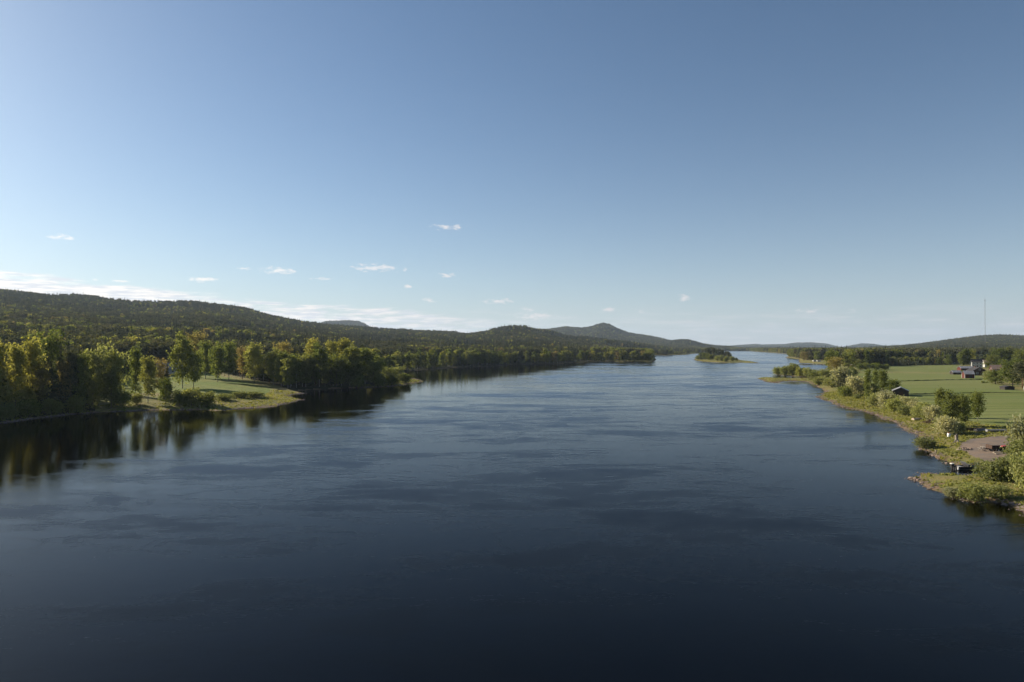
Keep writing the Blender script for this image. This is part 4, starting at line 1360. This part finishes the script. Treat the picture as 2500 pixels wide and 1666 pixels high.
house('machine_shed', 'long shed with pale metal roof right behind the red barn', 'shed', x, y + 6, R(-5), 10.0, 6.0, 2.6, 1.5, 'red_wood', 'grey_roof', [('front', -2.5, 2.6, 0, 2.2, 'dark_wood')], [('front', 2.0, 1.2, 1.0, 0.9)])
x, y = at(2393, 917)
house('brown_house', 'dark brown house with its gable towards the river, beside the red barn', 'house', x, y + 4, R(80), 9.5, 8.4, 3.4, 2.2, 'brown_wood', 'dark_roof', [('left', -2.4, 1.0, 0, 2.1, 'white_trim')],
      [('left', 1.6, 1.2, 1.0, 1.2), ('left', 0, 1.0, 3.7, 1.0)], True, 0.45, None, True)
x, y = at(2392, 898)
house('white_house', 'two-storey white house with dark roof among the village trees', 'house', x, y + 5, R(-22), 9.0, 7.5, 5.4, 2.6, 'white_wood', 'dark_roof', [('front', 0, 1.1, 0, 2.1, 'brown_wood')],
      [('front', -2.8, 1.1, 1.0, 1.3), ('front', 2.8, 1.1, 1.0, 1.3), ('front', -2.8, 1.1, 3.6, 1.3), ('front', 0, 1.1, 3.6, 1.3), ('front', 2.8, 1.1, 3.6, 1.3), ('left', 0, 1.1, 3.6, 1.3), ('left', 0, 1.1, 1.0, 1.3)], True)
x, y = at(2450, 911)
house('red_cottage', 'red cottage with tan tile roof and white gable window', 'house', x, y + 5, R(-18), 10.5, 6.6, 3.0, 2.9, 'red_wood', 'tan_roof', [('front', 1.0, 1.0, 0, 2.1, 'white_trim')],
      [('front', -2.6, 1.2, 1.0, 1.2), ('front', 3.2, 1.2, 1.0, 1.2), ('left', 0, 1.2, 2.4, 1.3)], True, 0.45, None, True)
x, y = at(2464, 952)
house('low_hut', 'low black hut under the big spreading olive tree', 'hut', x, y + 1.5, R(84), 4.0, 4.2, 1.25, 0.55, 'dark_wood', 'dark_roof', [('left', 0, 0.9, 0, 1.2, 'brown_wood')], [], False, 0.25)
x, y = at(2466, 899)
house('pale_house', 'pale house half hidden behind trees at the right edge', 'house', x, y + 30, R(-12), 9.0, 7.5, 4.6, 2.6, 'white_wood', 'tan_roof', [], [('front', -2.6, 1.2, 2.6, 1.2), ('front', 0, 1.2, 2.6, 1.2), ('left', 0, 1.2, 2.6, 1.2)])
x, y = at(2328, 889.5)
house('white_shed', 'tiny white shed in the shade of the forest edge', 'shed', x, y + 0.5, R(10), 2.8, 2.4, 2.0, 0.7, 'white_wood', 'dark_roof', [('front', 0, 0.8, 0, 1.7, 'dark_wood')], [], False, 0.2)
x, y = at(399, 914)
house('bank_house', 'white house with grey roof hidden behind birches on the left bank', 'house', x, y + 6, R(12), 12.0, 8.0, 3.2, 3.4, 'white_wood', 'grey_roof', [('front', 0, 1.0, 0, 2.1, 'brown_wood')],
      [('front', -3.6, 1.2, 1.0, 1.2), ('front', 3.6, 1.2, 1.0, 1.2), ('right', 0, 1.2, 3.4, 1.2), ('right', -1.8, 1.1, 1.0, 1.2)], True, 0.5)
for (u, v, rz, ro, lb) in ((1853, 854.6, 20, 'tan_roof', 'white farmhouse on the far shore, left one of two side by side'), (1871, 854.6, -30, 'grey_roof', 'white farmhouse on the far shore, right one of two side by side'),
                           (1924, 859, 10, 'grey_roof', 'white farmhouse on the far shore nearest the right bank wood')):
    x, y = at(u, v)
    house('farmhouse', lb, 'house', x, y, R(rz), 16, 9, 6.0, 4.0, 'white_wood', ro, [], [('front', -4, 1.6, 1.2, 1.6), ('front', 4, 1.6, 1.2, 1.6)], False, 0.5, 'farmhouses on the far shore')


def caravan(u, v, rz, label):
    x, y = at(u, v)
    e = empty('caravan', (x, y, z_at(x, y)), R(rz))
    tag(e, label, 'caravan', 'caravans in the far clearing')
    prof = [(-2.3, 0.55), (2.2, 0.55), (2.5, 1.2), (2.25, 2.3), (1.9, 2.55), (-2.1, 2.55), (-2.45, 2.2), (-2.55, 1.2)]
    n = len(prof)
    MB().add([(a, -1.05, b) for a, b in prof] + [(a, 1.05, b) for a, b in prof], [tuple(range(n)), tuple(range(2 * n - 1, n - 1, -1))] + [(i, i + n, (i + 1) % n + n, (i + 1) % n) for i in range(n)]).build('body', M['white_wood'], e)
    for a in (-1.4, 0.2):
        MB().box(a - 0.55, a + 0.55, -1.09, -1.03, 1.35, 1.95).build('window', M['glass'], e)
    MB().box(1.15, 1.75, -1.08, -1.03, 0.6, 2.2).build('door', M['white_trim'], e)
    for sy in (-0.9, 0.9):
        w = MB().tube([(0, -0.1, 0), (0, 0.1, 0)], [0.34, 0.34], 12).build('wheel', M['dark_roof'], e)
        w.location = (0, sy, 0.34)
    MB().tube([(2.4, 0, 0.5), (3.6, 0, 0.5)], [0.06, 0.06], 6).build('drawbar', M['dark_roof'], e)


caravan(1989, 884, 4, 'white caravan in the far clearing, left of a pair')
caravan(1999, 884.2, -3, 'white caravan in the far clearing, right of a pair')
caravan(2514, 957, 20, 'white caravan cut by the right edge beside the low black hut')


# ------------------------------------------------------------------ radio mast
def mast():
    M['mast'] = solid('galvanised_steel', (0.20, 0.20, 0.22), (0.15, 0.15, 0.16), 0.3, 0.6, 0.4)
    y = 2600.0
    x = (2405.5 - 1250) / F * y
    z0 = z_at(x, y)
    e = empty('radio_mast', (x, y, z0))
    tag(e, 'tall thin guyed lattice mast before the right hill', 'mast')
    top = CAM_H + (HOR - 733) / F * y - z0
    a = 1.1
    leg = [(a * math.cos(q), a * math.sin(q)) for q in (R(90), R(210), R(330))]
    for lx, ly in leg:
        MB().tube([(lx, ly, -1), (lx, ly, top)], [0.22, 0.22], 6).build('leg', M['mast'], e)
    br = MB()
    z = 0.0
    k = 0
    while z < top - 3:
        for i in range(3):
            p, q = leg[i], leg[(i + 1) % 3]
            if k % 2:
                p, q = q, p
            br.tube([(*p, z), (*q, z + 3)], [0.10, 0.10], 4, cap=False)
        z += 3
        k += 1
    br.build('bracing', M['mast'], e)
    MB().tube([(0, 0, top - 4), (0, 0, top + 15)], [0.35, 0.15], 6).build('antenna', M['mast'], e)
    ha = MB()
    ha.tube([(0, 0, top - 1.2), (0, 0, top + 1.2)], [1.7, 1.7], 10)
    ha.build('antenna_drum', M['mast'], e)
    for hz in (0.5, 0.93):
        for q in (R(90), R(210), R(330)):
            r = top * 0.42
            MB().tube([(a * math.cos(q), a * math.sin(q), top * hz), (r * math.cos(q), r * math.sin(q), -2)], [0.05, 0.05], 4, cap=False).build('guy_wire', M['mast'], e)


mast()


# ------------------------------------------------------------------ boats and the things in the yard
M['black_hull'] = solid('black_hull_paint', (0.016, 0.016, 0.018), (0.03, 0.03, 0.032), 1.5, 0.35, 0.5)
M['alu'] = solid('aluminium', (0.45, 0.45, 0.47), (0.32, 0.32, 0.34), 2.0, 0.4, 0.5, 0.6)
M['pale_wood'] = solid('weathered_pale_wood', (0.46, 0.38, 0.29), (0.30, 0.25, 0.19), 3.0, 0.85, 0.15, stretch=(1, 6, 6))
M['grey_wood'] = solid('weathered_grey_wood', (0.30, 0.26, 0.22), (0.18, 0.155, 0.13), 3.0, 0.9, 0.1)
M['red_paint'] = solid('red_machine_paint', (0.42, 0.035, 0.025), (0.28, 0.03, 0.024), 2.0, 0.4, 0.4)
M['rubber'] = solid('black_rubber', (0.02, 0.02, 0.02), (0.035, 0.033, 0.03), 3.0, 0.9, 0.2)
M['stone'] = solid('river_stone', (0.26, 0.19, 0.155), (0.17, 0.14, 0.12), 2.5, 0.9, 0.1, bump=0.05)
M['ash'] = solid('charcoal_ash', (0.03, 0.028, 0.027), (0.07, 0.065, 0.06), 5.0, 0.95, 0.05)
M['brush'] = solid('brown_brushwood', (0.10, 0.065, 0.05), (0.055, 0.04, 0.032), 4.0, 0.95, 0.05)


def hull(L, B, H, upside=False):
    mb = MB()
    st = []
    nx = 9
    for i in range(nx):
        t = i / (nx - 1)
        wdt = B / 2 * (1 - max(0, (t - 0.35) / 0.65) ** 2.2) * (0.86 + 0.14 * min(1, t / 0.35))
        rise = H * 0.35 * max(0, (t - 0.5) / 0.5) ** 2
        x = -L / 2 + L * t
        st.append([(x, -wdt, H + rise), (x, -wdt * 0.9, H * 0.45 + rise * 0.6), (x, -wdt * 0.45, 0.05 + rise * 0.9), (x, 0, rise * 1.0), (x, wdt * 0.45, 0.05 + rise * 0.9), (x, wdt * 0.9, H * 0.45 + rise * 0.6), (x, wdt, H + rise)])
    v = [p for s_ in st for p in s_]
    vi = [(p[0] * 0.97, p[1] * 0.93, p[2] * 0.92 + 0.08 * H if p[2] < H * 0.9 else p[2]) for p in v]
    n = len(v)
    f = []
    for i in range(nx - 1):
        for k in range(6):
            a = i * 7 + k
            f.append((a, a + 7, a + 8, a + 1))
            f.append((n + a, n + a + 1, n + a + 8, n + a + 7))
        for k in (0, 6):
            a = i * 7 + k
            f.append((a, n + a, n + a + 7, a + 7) if k == 0 else (a + 7, n + a + 7, n + a, a))
    f.append(tuple(range(7)))
    f.append(tuple(n + k for k in range(6, -1, -1)))
    mb.add(v + vi, f)
    return mb


def rowboat(name, label, u, v, rz, mat, L=4.2, up=False, group=None, tilt=0.0):
    x, y, z = spot(u, v)
    e = empty(name, (x, y, z + 0.02), R(rz))
    tag(e, label, 'rowboat', group)
    h = hull(L, 1.35, 0.55)
    hb = h.build('hull', M[mat], e)
    if up:
        hb.rotation_euler = (R(180), 0, 0)
        hb.location = (0, 0, 0.62)
        MB().box(-L * 0.42, L * 0.3, -0.04, 0.04, 0.58, 0.68).build('keel', M['grey_wood'], e)
    else:
        hb.rotation_euler = (R(tilt), 0, 0)
        for a in (-1.1, 0.2):
            MB().box(a, a + 0.28, -0.55, 0.55, 0.40, 0.44).build('thwart', M['pale_wood'], e)
    return e


def motor_boat():
    x, y = plane(2358, 1146)
    e = empty('motor_boat', (x, y, -0.22), R(4))
    tag(e, 'black motor boat with grey windscreen moored in the inlet', 'boat')
    hull(4.9, 1.9, 0.85).build('hull', M['black_hull'], e)
    MB().box(-1.9, 1.4, -0.82, 0.82, 0.30, 0.34).build('floor', M['grey_wood'], e)
    MB().box(-0.2, 0.35, -0.75, 0.75, 0.34, 1.15).build('console', M['black_hull'], e)
    ws = MB()
    ws.add([(-0.25, -0.8, 1.12), (-0.25, 0.8, 1.12), (-0.75, 0.7, 1.62), (-0.75, -0.7, 1.62), (-0.21, -0.8, 1.12), (-0.21, 0.8, 1.12), (-0.71, 0.7, 1.64), (-0.71, -0.7, 1.64)],
           [(3, 2, 1, 0), (4, 5, 6, 7), (0, 1, 5, 4), (1, 2, 6, 5), (2, 3, 7, 6), (3, 0, 4, 7)])
    ws.build('windscreen', M['alu'], e)
    for a in (-1.2, -0.8):
        pass
    MB().box(-1.35, -0.85, -0.7, 0.7, 0.34, 0.78).build('seat', M['alu'], e)
    m = MB()
    m.box(-2.95, -2.5, -0.2, 0.2, 0.75, 1.25)
    m.box(-2.78, -2.62, -0.07, 0.07, -0.1, 0.75)
    o = m.build('outboard_motor', M['rubber'], e)
    MB().box(-2.98, -2.48, -0.22, 0.22, 1.252, 1.36).build('cowl', M['white_trim'], o)
    q = 0
    for sx, sy in ((-2.3, -0.98), (1.2, -0.86)):
        MB().tube([(sx, sy, 0.25), (sx, sy, 0.4), (sx, sy, 0.7), (sx, sy, 0.85)], [0.05, 0.13, 0.13, 0.05], 8).build('fender', M['white_trim'], e, True)
    rl = MB()
    rl.tube([(0.6, -0.72, 0.95), (1.6, -0.45, 1.25), (2.35, 0, 1.4), (1.6, 0.45, 1.25), (0.6, 0.72, 0.95)], [0.025] * 5, 5)
    rl.build('bow_rail', M['alu'], e)


motor_boat()
rowboat('rowboat', 'pale upturned rowboat on the grass of the right bank', 2240, 1026, 12, 'pale_wood', 3.4, True)
rowboat('rowboat', 'pale rowboat drawn up beside the sandy spits of the left bank', 689, 953, -8, 'pale_wood', 4.6)
rowboat('rowboat', 'dark upturned rowboat in the tree shade behind the yard', 2396, 1053, 20, 'black_hull', 4.3, True)
rowboat('rowboat', 'grey aluminium rowboat on the grass behind the yard', 2432, 1055, -6, 'alu', 4.6)
rowboat('rowboat', 'tarred open rowboat left of the upturned one behind the yard', 2378, 1051, -14, 'brush', 4.0)


def jag(v, amp, seed):
    r = random.Random(seed)
    return [(a + r.uniform(-amp, amp), b + r.uniform(-amp, amp), c + r.uniform(-amp, amp)) for a, b, c in v]


def stump():
    x, y, z = spot(2334.5, 1080)
    e = empty('tree_stump', (x, y, z))
    tag(e, 'tall broken grey tree stump at the yard edge', 'stump')
    mb = MB()
    n = 12
    prof = [(0, 0.62), (0.25, 0.42), (0.7, 0.33), (1.2, 0.33), (1.55, 0.36)]
    v = []
    rr = random.Random(4)
    for (h, r) in prof:
        for k in range(n):
            q = 6.283 * k / n
            root = 1 + (0.35 * math.cos(4 * q) if h < 0.3 else 0)
            top = (rr.uniform(-0.1, 0.45) if h > 1.5 else 0)
            v.append((r * root * math.cos(q) * rr.uniform(0.9, 1.1), r * root * math.sin(q) * rr.uniform(0.9, 1.1), h + top))
    v += [(0.2 * math.cos(6.283 * k / n), 0.2 * math.sin(6.283 * k / n), 1.25) for k in range(n)]
    f = []
    for i in range(len(prof)):
        for k in range(n):
            f.append((i * n + k, i * n + (k + 1) % n, (i + 1) * n + (k + 1) % n, (i + 1) * n + k))
    f.append(tuple(len(prof) * n + k for k in range(n)))
    mb.add(v, f)
    mb.build('bole', M['grey_wood'], e)
    MB().tube([(0.2, -0.1, 0.2), (0.7, -0.3, 0.25), (1.2, -0.5, 0.02)], [0.16, 0.11, 0.05], 6).build('root', M['grey_wood'], e, True)


stump()


def drum():
    x, y, z = spot(2315.5, 1067)
    e = empty('plastic_drum', (x, y, z))
    tag(e, 'white plastic drum under the silver-leaved bush', 'drum')
    MB().tube([(0, 0, 0), (0, 0, 0.08), (0, 0, 0.3), (0, 0, 0.33), (0, 0, 0.6), (0, 0, 0.63), (0, 0, 0.85), (0, 0, 0.9)], [0.30, 0.34, 0.34, 0.36, 0.36, 0.34, 0.34, 0.28], 16).build('barrel', M['white_trim'], e, True)
    MB().tube([(0, 0, 0.905), (0, 0, 0.95)], [0.3, 0.29], 16).build('lid', M['red_paint'], e)


drum()


def fire_ring():
    x, y, z = spot(2358, 1097)
    e = empty('fire_ring', (x, y, z))
    tag(e, 'round stone fire ring with ash on the gravel yard', 'fire ring')
    for k in range(11):
        q = 6.283 * k / 11
        r = random.Random(k)
        b = MB()
        b.add(jag([(-0.2, -0.16, -0.05), (0.2, -0.16, -0.05), (0.2, 0.16, -0.05), (-0.2, 0.16, -0.05), (-0.14, -0.11, 0.3), (0.14, -0.11, 0.3), (0.14, 0.11, 0.3), (-0.14, 0.11, 0.3)], 0.05, k),
              [(3, 2, 1, 0), (4, 5, 6, 7), (0, 1, 5, 4), (1, 2, 6, 5), (2, 3, 7, 6), (3, 0, 4, 7)])
        o = b.build('stone', M['stone'], e)
        o.location = (0.85 * math.cos(q), 0.85 * math.sin(q), 0)
        o.rotation_euler = (0, 0, q + 1.57)
    MB().tube([(0, 0, 0.0), (0, 0, 0.1)], [0.7, 0.5], 12).build('ash', M['ash'], e)


fire_ring()
for k, (u, v, rz, L, lb) in enumerate(((2347, 1095, 20, 2.0, 'upper pale pole lying beside the stone fire ring'), (2349, 1099.5, -14, 2.2, 'lower pale pole lying beside the stone fire ring'),
                                       (2291, 1059, 35, 1.6, 'bleached driftwood log on the bank below the white drum'))):
    x, y, z = spot(u, v)
    o = MB().tube([(-L / 2, 0, 0.1), (0, 0.05, 0.12), (L / 2, 0, 0.09)], [0.11, 0.10, 0.07], 8).build('driftwood_log', M['pale_wood'], None, True)
    o.location = (x, y, z)
    o.rotation_euler = (0, 0, R(rz))
    tag(o, lb, 'log')


def bench_table():
    x, y, z = spot(2400, 1100)
    e = empty('picnic_table', (x, y, z), R(72))
    tag(e, 'weathered wooden picnic table in the middle of the gravel yard', 'picnic table')
    for k in range(4):
        MB().box(-0.95, 0.95, -0.36 + 0.185 * k, -0.20 + 0.185 * k, 0.70, 0.74).build('table_plank', M['grey_wood'], e)
    for sy in (-0.72, 0.72):
        MB().box(-0.95, 0.95, sy - 0.14, sy + 0.14, 0.42, 0.46).build('bench_plank', M['grey_wood'], e)
    for sx in (-0.7, 0.7):
        MB().box(sx - 0.04, sx + 0.04, -0.8, 0.8, 0.36, 0.418).build('crossbar', M['grey_wood'], e)
        for sy in (-1, 1):
            MB().tube([(sx + 0.08, sy * 0.6, 0), (sx + 0.08, sy * 0.22, 0.70)], [0.06, 0.06], 4).build('leg', M['grey_wood'], e)


bench_table()


def wheel(parent, x, y, r, w):
    o = MB().tube([(0, -w, 0), (0, -w * 0.7, 0), (0, w * 0.7, 0), (0, w, 0)], [r * 0.86, r, r, r * 0.86], 14).build('wheel', M['rubber'], parent)
    o.location = (x, y, r)
    MB().tube([(0, -w - 0.01, 0), (0, w + 0.01, 0)], [r * 0.5, r * 0.5], 10).build('rim', M['alu'], o)


def trailer():
    x, y, z = spot(2431, 1102)
    e = empty('flatbed_trailer', (x, y, z), R(3))
    tag(e, 'dark flatbed trailer parked behind the pale timber in the yard', 'trailer')
    MB().box(-1.5, 1.5, -0.8, 0.8, 0.55, 0.66).build('deck', M['dark_wood'], e)
    for sy in (-0.84, 0.84):
        MB().box(-1.5, 1.5, sy - 0.03, sy + 0.03, 0.60, 1.05).build('sideboard', M['dark_wood'], e)
    MB().box(-1.56, -1.50, -0.84, 0.84, 0.60, 1.35).build('headboard', M['brown_wood'], e)
    for sx in (-0.35, 0.4):
        for sy in (-0.98, 0.98):
            wheel(e, sx, sy, 0.34, 0.11)
    MB().tube([(-1.5, 0, 0.55), (-2.5, 0, 0.5)], [0.06, 0.05], 6).build('drawbar', M['rubber'], e)


trailer()


def tractor():
    x, y, z = spot(2454, 1101)
    e = empty('garden_tractor', (x, y, z), R(8))
    tag(e, 'small red tractor beside the willow at the yard edge', 'tractor')
    b = MB()
    b.add([(-0.95, -0.32, 0.55), (0.2, -0.38, 0.55), (0.2, 0.38, 0.55), (-0.95, 0.32, 0.55), (-0.9, -0.28, 1.0), (0.15, -0.34, 1.12), (0.15, 0.34, 1.12), (-0.9, 0.28, 1.0)],
          [(3, 2, 1, 0), (4, 5, 6, 7), (0, 1, 5, 4), (1, 2, 6, 5), (2, 3, 7, 6), (3, 0, 4, 7)])
    b.build('bonnet', M['red_paint'], e)
    MB().box(0.2, 1.15, -0.34, 0.34, 0.45, 0.7).build('chassis', M['rubber'], e)
    MB().box(0.65, 1.1, -0.28, 0.28, 0.78, 0.88).build('seat', M['rubber'], e)
    MB().box(1.02, 1.12, -0.28, 0.28, 0.88, 1.3).build('backrest', M['rubber'], e)
    for sy in (-0.5, 0.5):
        MB().box(0.45, 1.2, sy - 0.16, sy + 0.16, 1.0, 1.06).build('mudguard', M['red_paint'], e)
        wheel(e, 0.8, sy, 0.48, 0.15)
        wheel(e, -0.65, sy * 0.95, 0.30, 0.10)
    MB().tube([(0.2, 0, 1.0), (0.38, 0, 1.3)], [0.03, 0.03], 5).build('steering_column', M['rubber'], e)
    MB().tube([(0.36, 0, 1.29), (0.40, 0, 1.33)], [0.2, 0.2], 12).build('steering_wheel', M['rubber'], e)
    for sy in (-0.2, 0.2):
        MB().box(-0.985, -0.94, sy - 0.08, sy + 0.08, 0.78, 0.9).build('headlight', M['white_trim'], e)


tractor()
for k, (dx, dz, rz) in enumerate(((0, 0.1, 8), (0.25, 0.1, -12), (-0.1, 0.28, 20))):
    x, y, z = spot(2438, 1108)
    o = MB().box(-1.1, 1.1, -0.12, 0.12, -0.06, 0.06).build('timber', M['pale_wood'])
    o.location = (x + dx, y + 0.35 * k - 0.3, z + dz)
    o.rotation_euler = (0, 0, R(rz))
    tag(o, ('lowest left pale timber lying in front of the dark trailer', 'lowest right pale timber lying in front of the dark trailer', 'uppermost pale timber crossing the two below by the trailer')[k], 'timber', 'pale timbers by the trailer')


def brush_heap():
    x, y, z = spot(2278, 1032)
    o_ = MB()
    for i in range(170):
        a, r = random.uniform(0, 6.283), 2.6 * math.sqrt(random.random())
        px, py = r * math.cos(a), r * math.sin(a) * 0.8
        pz = 1.1 * max(0, 1 - (r / 2.7) ** 2) * random.uniform(0.2, 1.0)
        b, t, ln = random.uniform(0, 6.283), random.uniform(-0.25, 0.35), random.uniform(0.6, 1.3)
        d = (ln * math.cos(b) * math.cos(t), ln * math.sin(b) * math.cos(t), ln * math.sin(t))
        o_.tube([(px - d[0] / 2, py - d[1] / 2, max(0.02, pz - d[2] / 2)), (px + d[0] / 2, py + d[1] / 2, max(0.02, pz + d[2] / 2))], [0.05, 0.02], 4)
    o = o_.build('brushwood', M['brush'])
    o.location = (x, y, z)
    tag(o, 'brown heap of cut brushwood on the right bank', 'brushwood', None, 'stuff')


brush_heap()


def rocks():
    i = 0
    for (u, v, sz, lb) in ((2222, 1168.5, 0.5, 'outermost reddish stone at the tip of the near spit'), (2228, 1167, 0.35, 'small reddish stone second from the near spit tip'), (2233, 1169, 0.42, 'reddish stone third from the near spit tip'),
                           (2240, 1172, 0.3, 'little stone on the front edge of the near spit tip'), (2249, 1180, 0.4, 'stone on the lower shore of the near spit'), (2287, 1113, 0.35, 'stone at the corner of the shore below the yard'),
                           (2310, 1131, 0.3, 'stone at the mouth of the boat inlet'), (2450, 1232, 0.4, 'stone at the root of the near spit'), (742, 976.5, 0.6, 'pale stone at the end of the lower sandy spit')):
        x, y, z = spot(u, v)
        me = MB()
        n = 7
        rr = random.Random(i)
        vv = []
        for h, r in ((-0.3, 0.8), (0.1, 1.0), (0.45, 0.7), (0.62, 0.25)):
            for k in range(n):
                q = 6.283 * k / n
                vv.append((r * math.cos(q) * rr.uniform(0.75, 1.2), r * math.sin(q) * rr.uniform(0.75, 1.2), h * rr.uniform(0.8, 1.15)))
        ff = [(a * n + k, a * n + (k + 1) % n, (a + 1) * n + (k + 1) % n, (a + 1) * n + k) for a in range(3) for k in range(n)] + [tuple(3 * n + k for k in range(n))]
        me.add([(a * sz, b * sz, c * sz) for a, b, c in vv], ff)
        o = me.build('shore_stone', M['stone'])
        o.location = (x, y, max(z, 0.0))
        tag(o, lb, 'stone', 'stones along the shore')
        i += 1


rocks()


def verge(name, label, line, w, h):
    """a low unmown bank between two plots"""
    P = [np.array(plane(u, v, 2.1)) for u, v in line]
    pts_ = []
    for a, b in zip(P[:-1], P[1:]):
        for t in np.linspace(0, 1, 14, endpoint=False):
            pts_.append(a + (b - a) * t)
    pts_.append(P[-1])
    q = np.array(pts_)
    z = height(q[:, 0], q[:, 1])[0]
    vs, fs = [], []
    for i, (p, zz) in enumerate(zip(q, z)):
        hh = h * random.uniform(0.5, 1.2)
        vs += [(p[0], p[1] - w, zz - 0.05), (p[0], p[1] + random.uniform(-0.1, 0.1), zz + hh), (p[0], p[1] + w, zz - 0.05)]
    for i in range(len(q) - 1):
        a = i * 3
        fs += [(a, a + 3, a + 4, a + 1), (a + 1, a + 4, a + 5, a + 2)]
    o = MB().add(vs, fs).build(name, M['forest'])
    tag(o, label, None, None, 'structure')


verge('field_verge', 'thin dark unmown line across the middle of the hayfield', [(2186, 931.8), (2260, 930), (2330, 928.4), (2398, 928)], 0.35, 0.45)
verge('field_verge', 'fainter unmown line across the nearer hayfield', [(2230, 962), (2330, 961), (2420, 959.5), (2520, 961)], 0.3, 0.28)

# ------------------------------------------------------------------ haze
hz = MB().box(-13000, 13000, -3000, 15000, -6, 420)
m_, t_, out_ = base_mat('haze')
pv = nd(t_, 'ShaderNodeVolumePrincipled')
pv.inputs['Color'].default_value = (0.62, 0.78, 1.0, 1)
pv.inputs['Density'].default_value = HAZE
pv.inputs['Anisotropy'].default_value = 0.2
t_.links.new(pv.outputs[0], out_.inputs['Volume'])
tag(hz.build('haze', m_), 'thin blue summer haze over the valley', None, None, 'stuff')
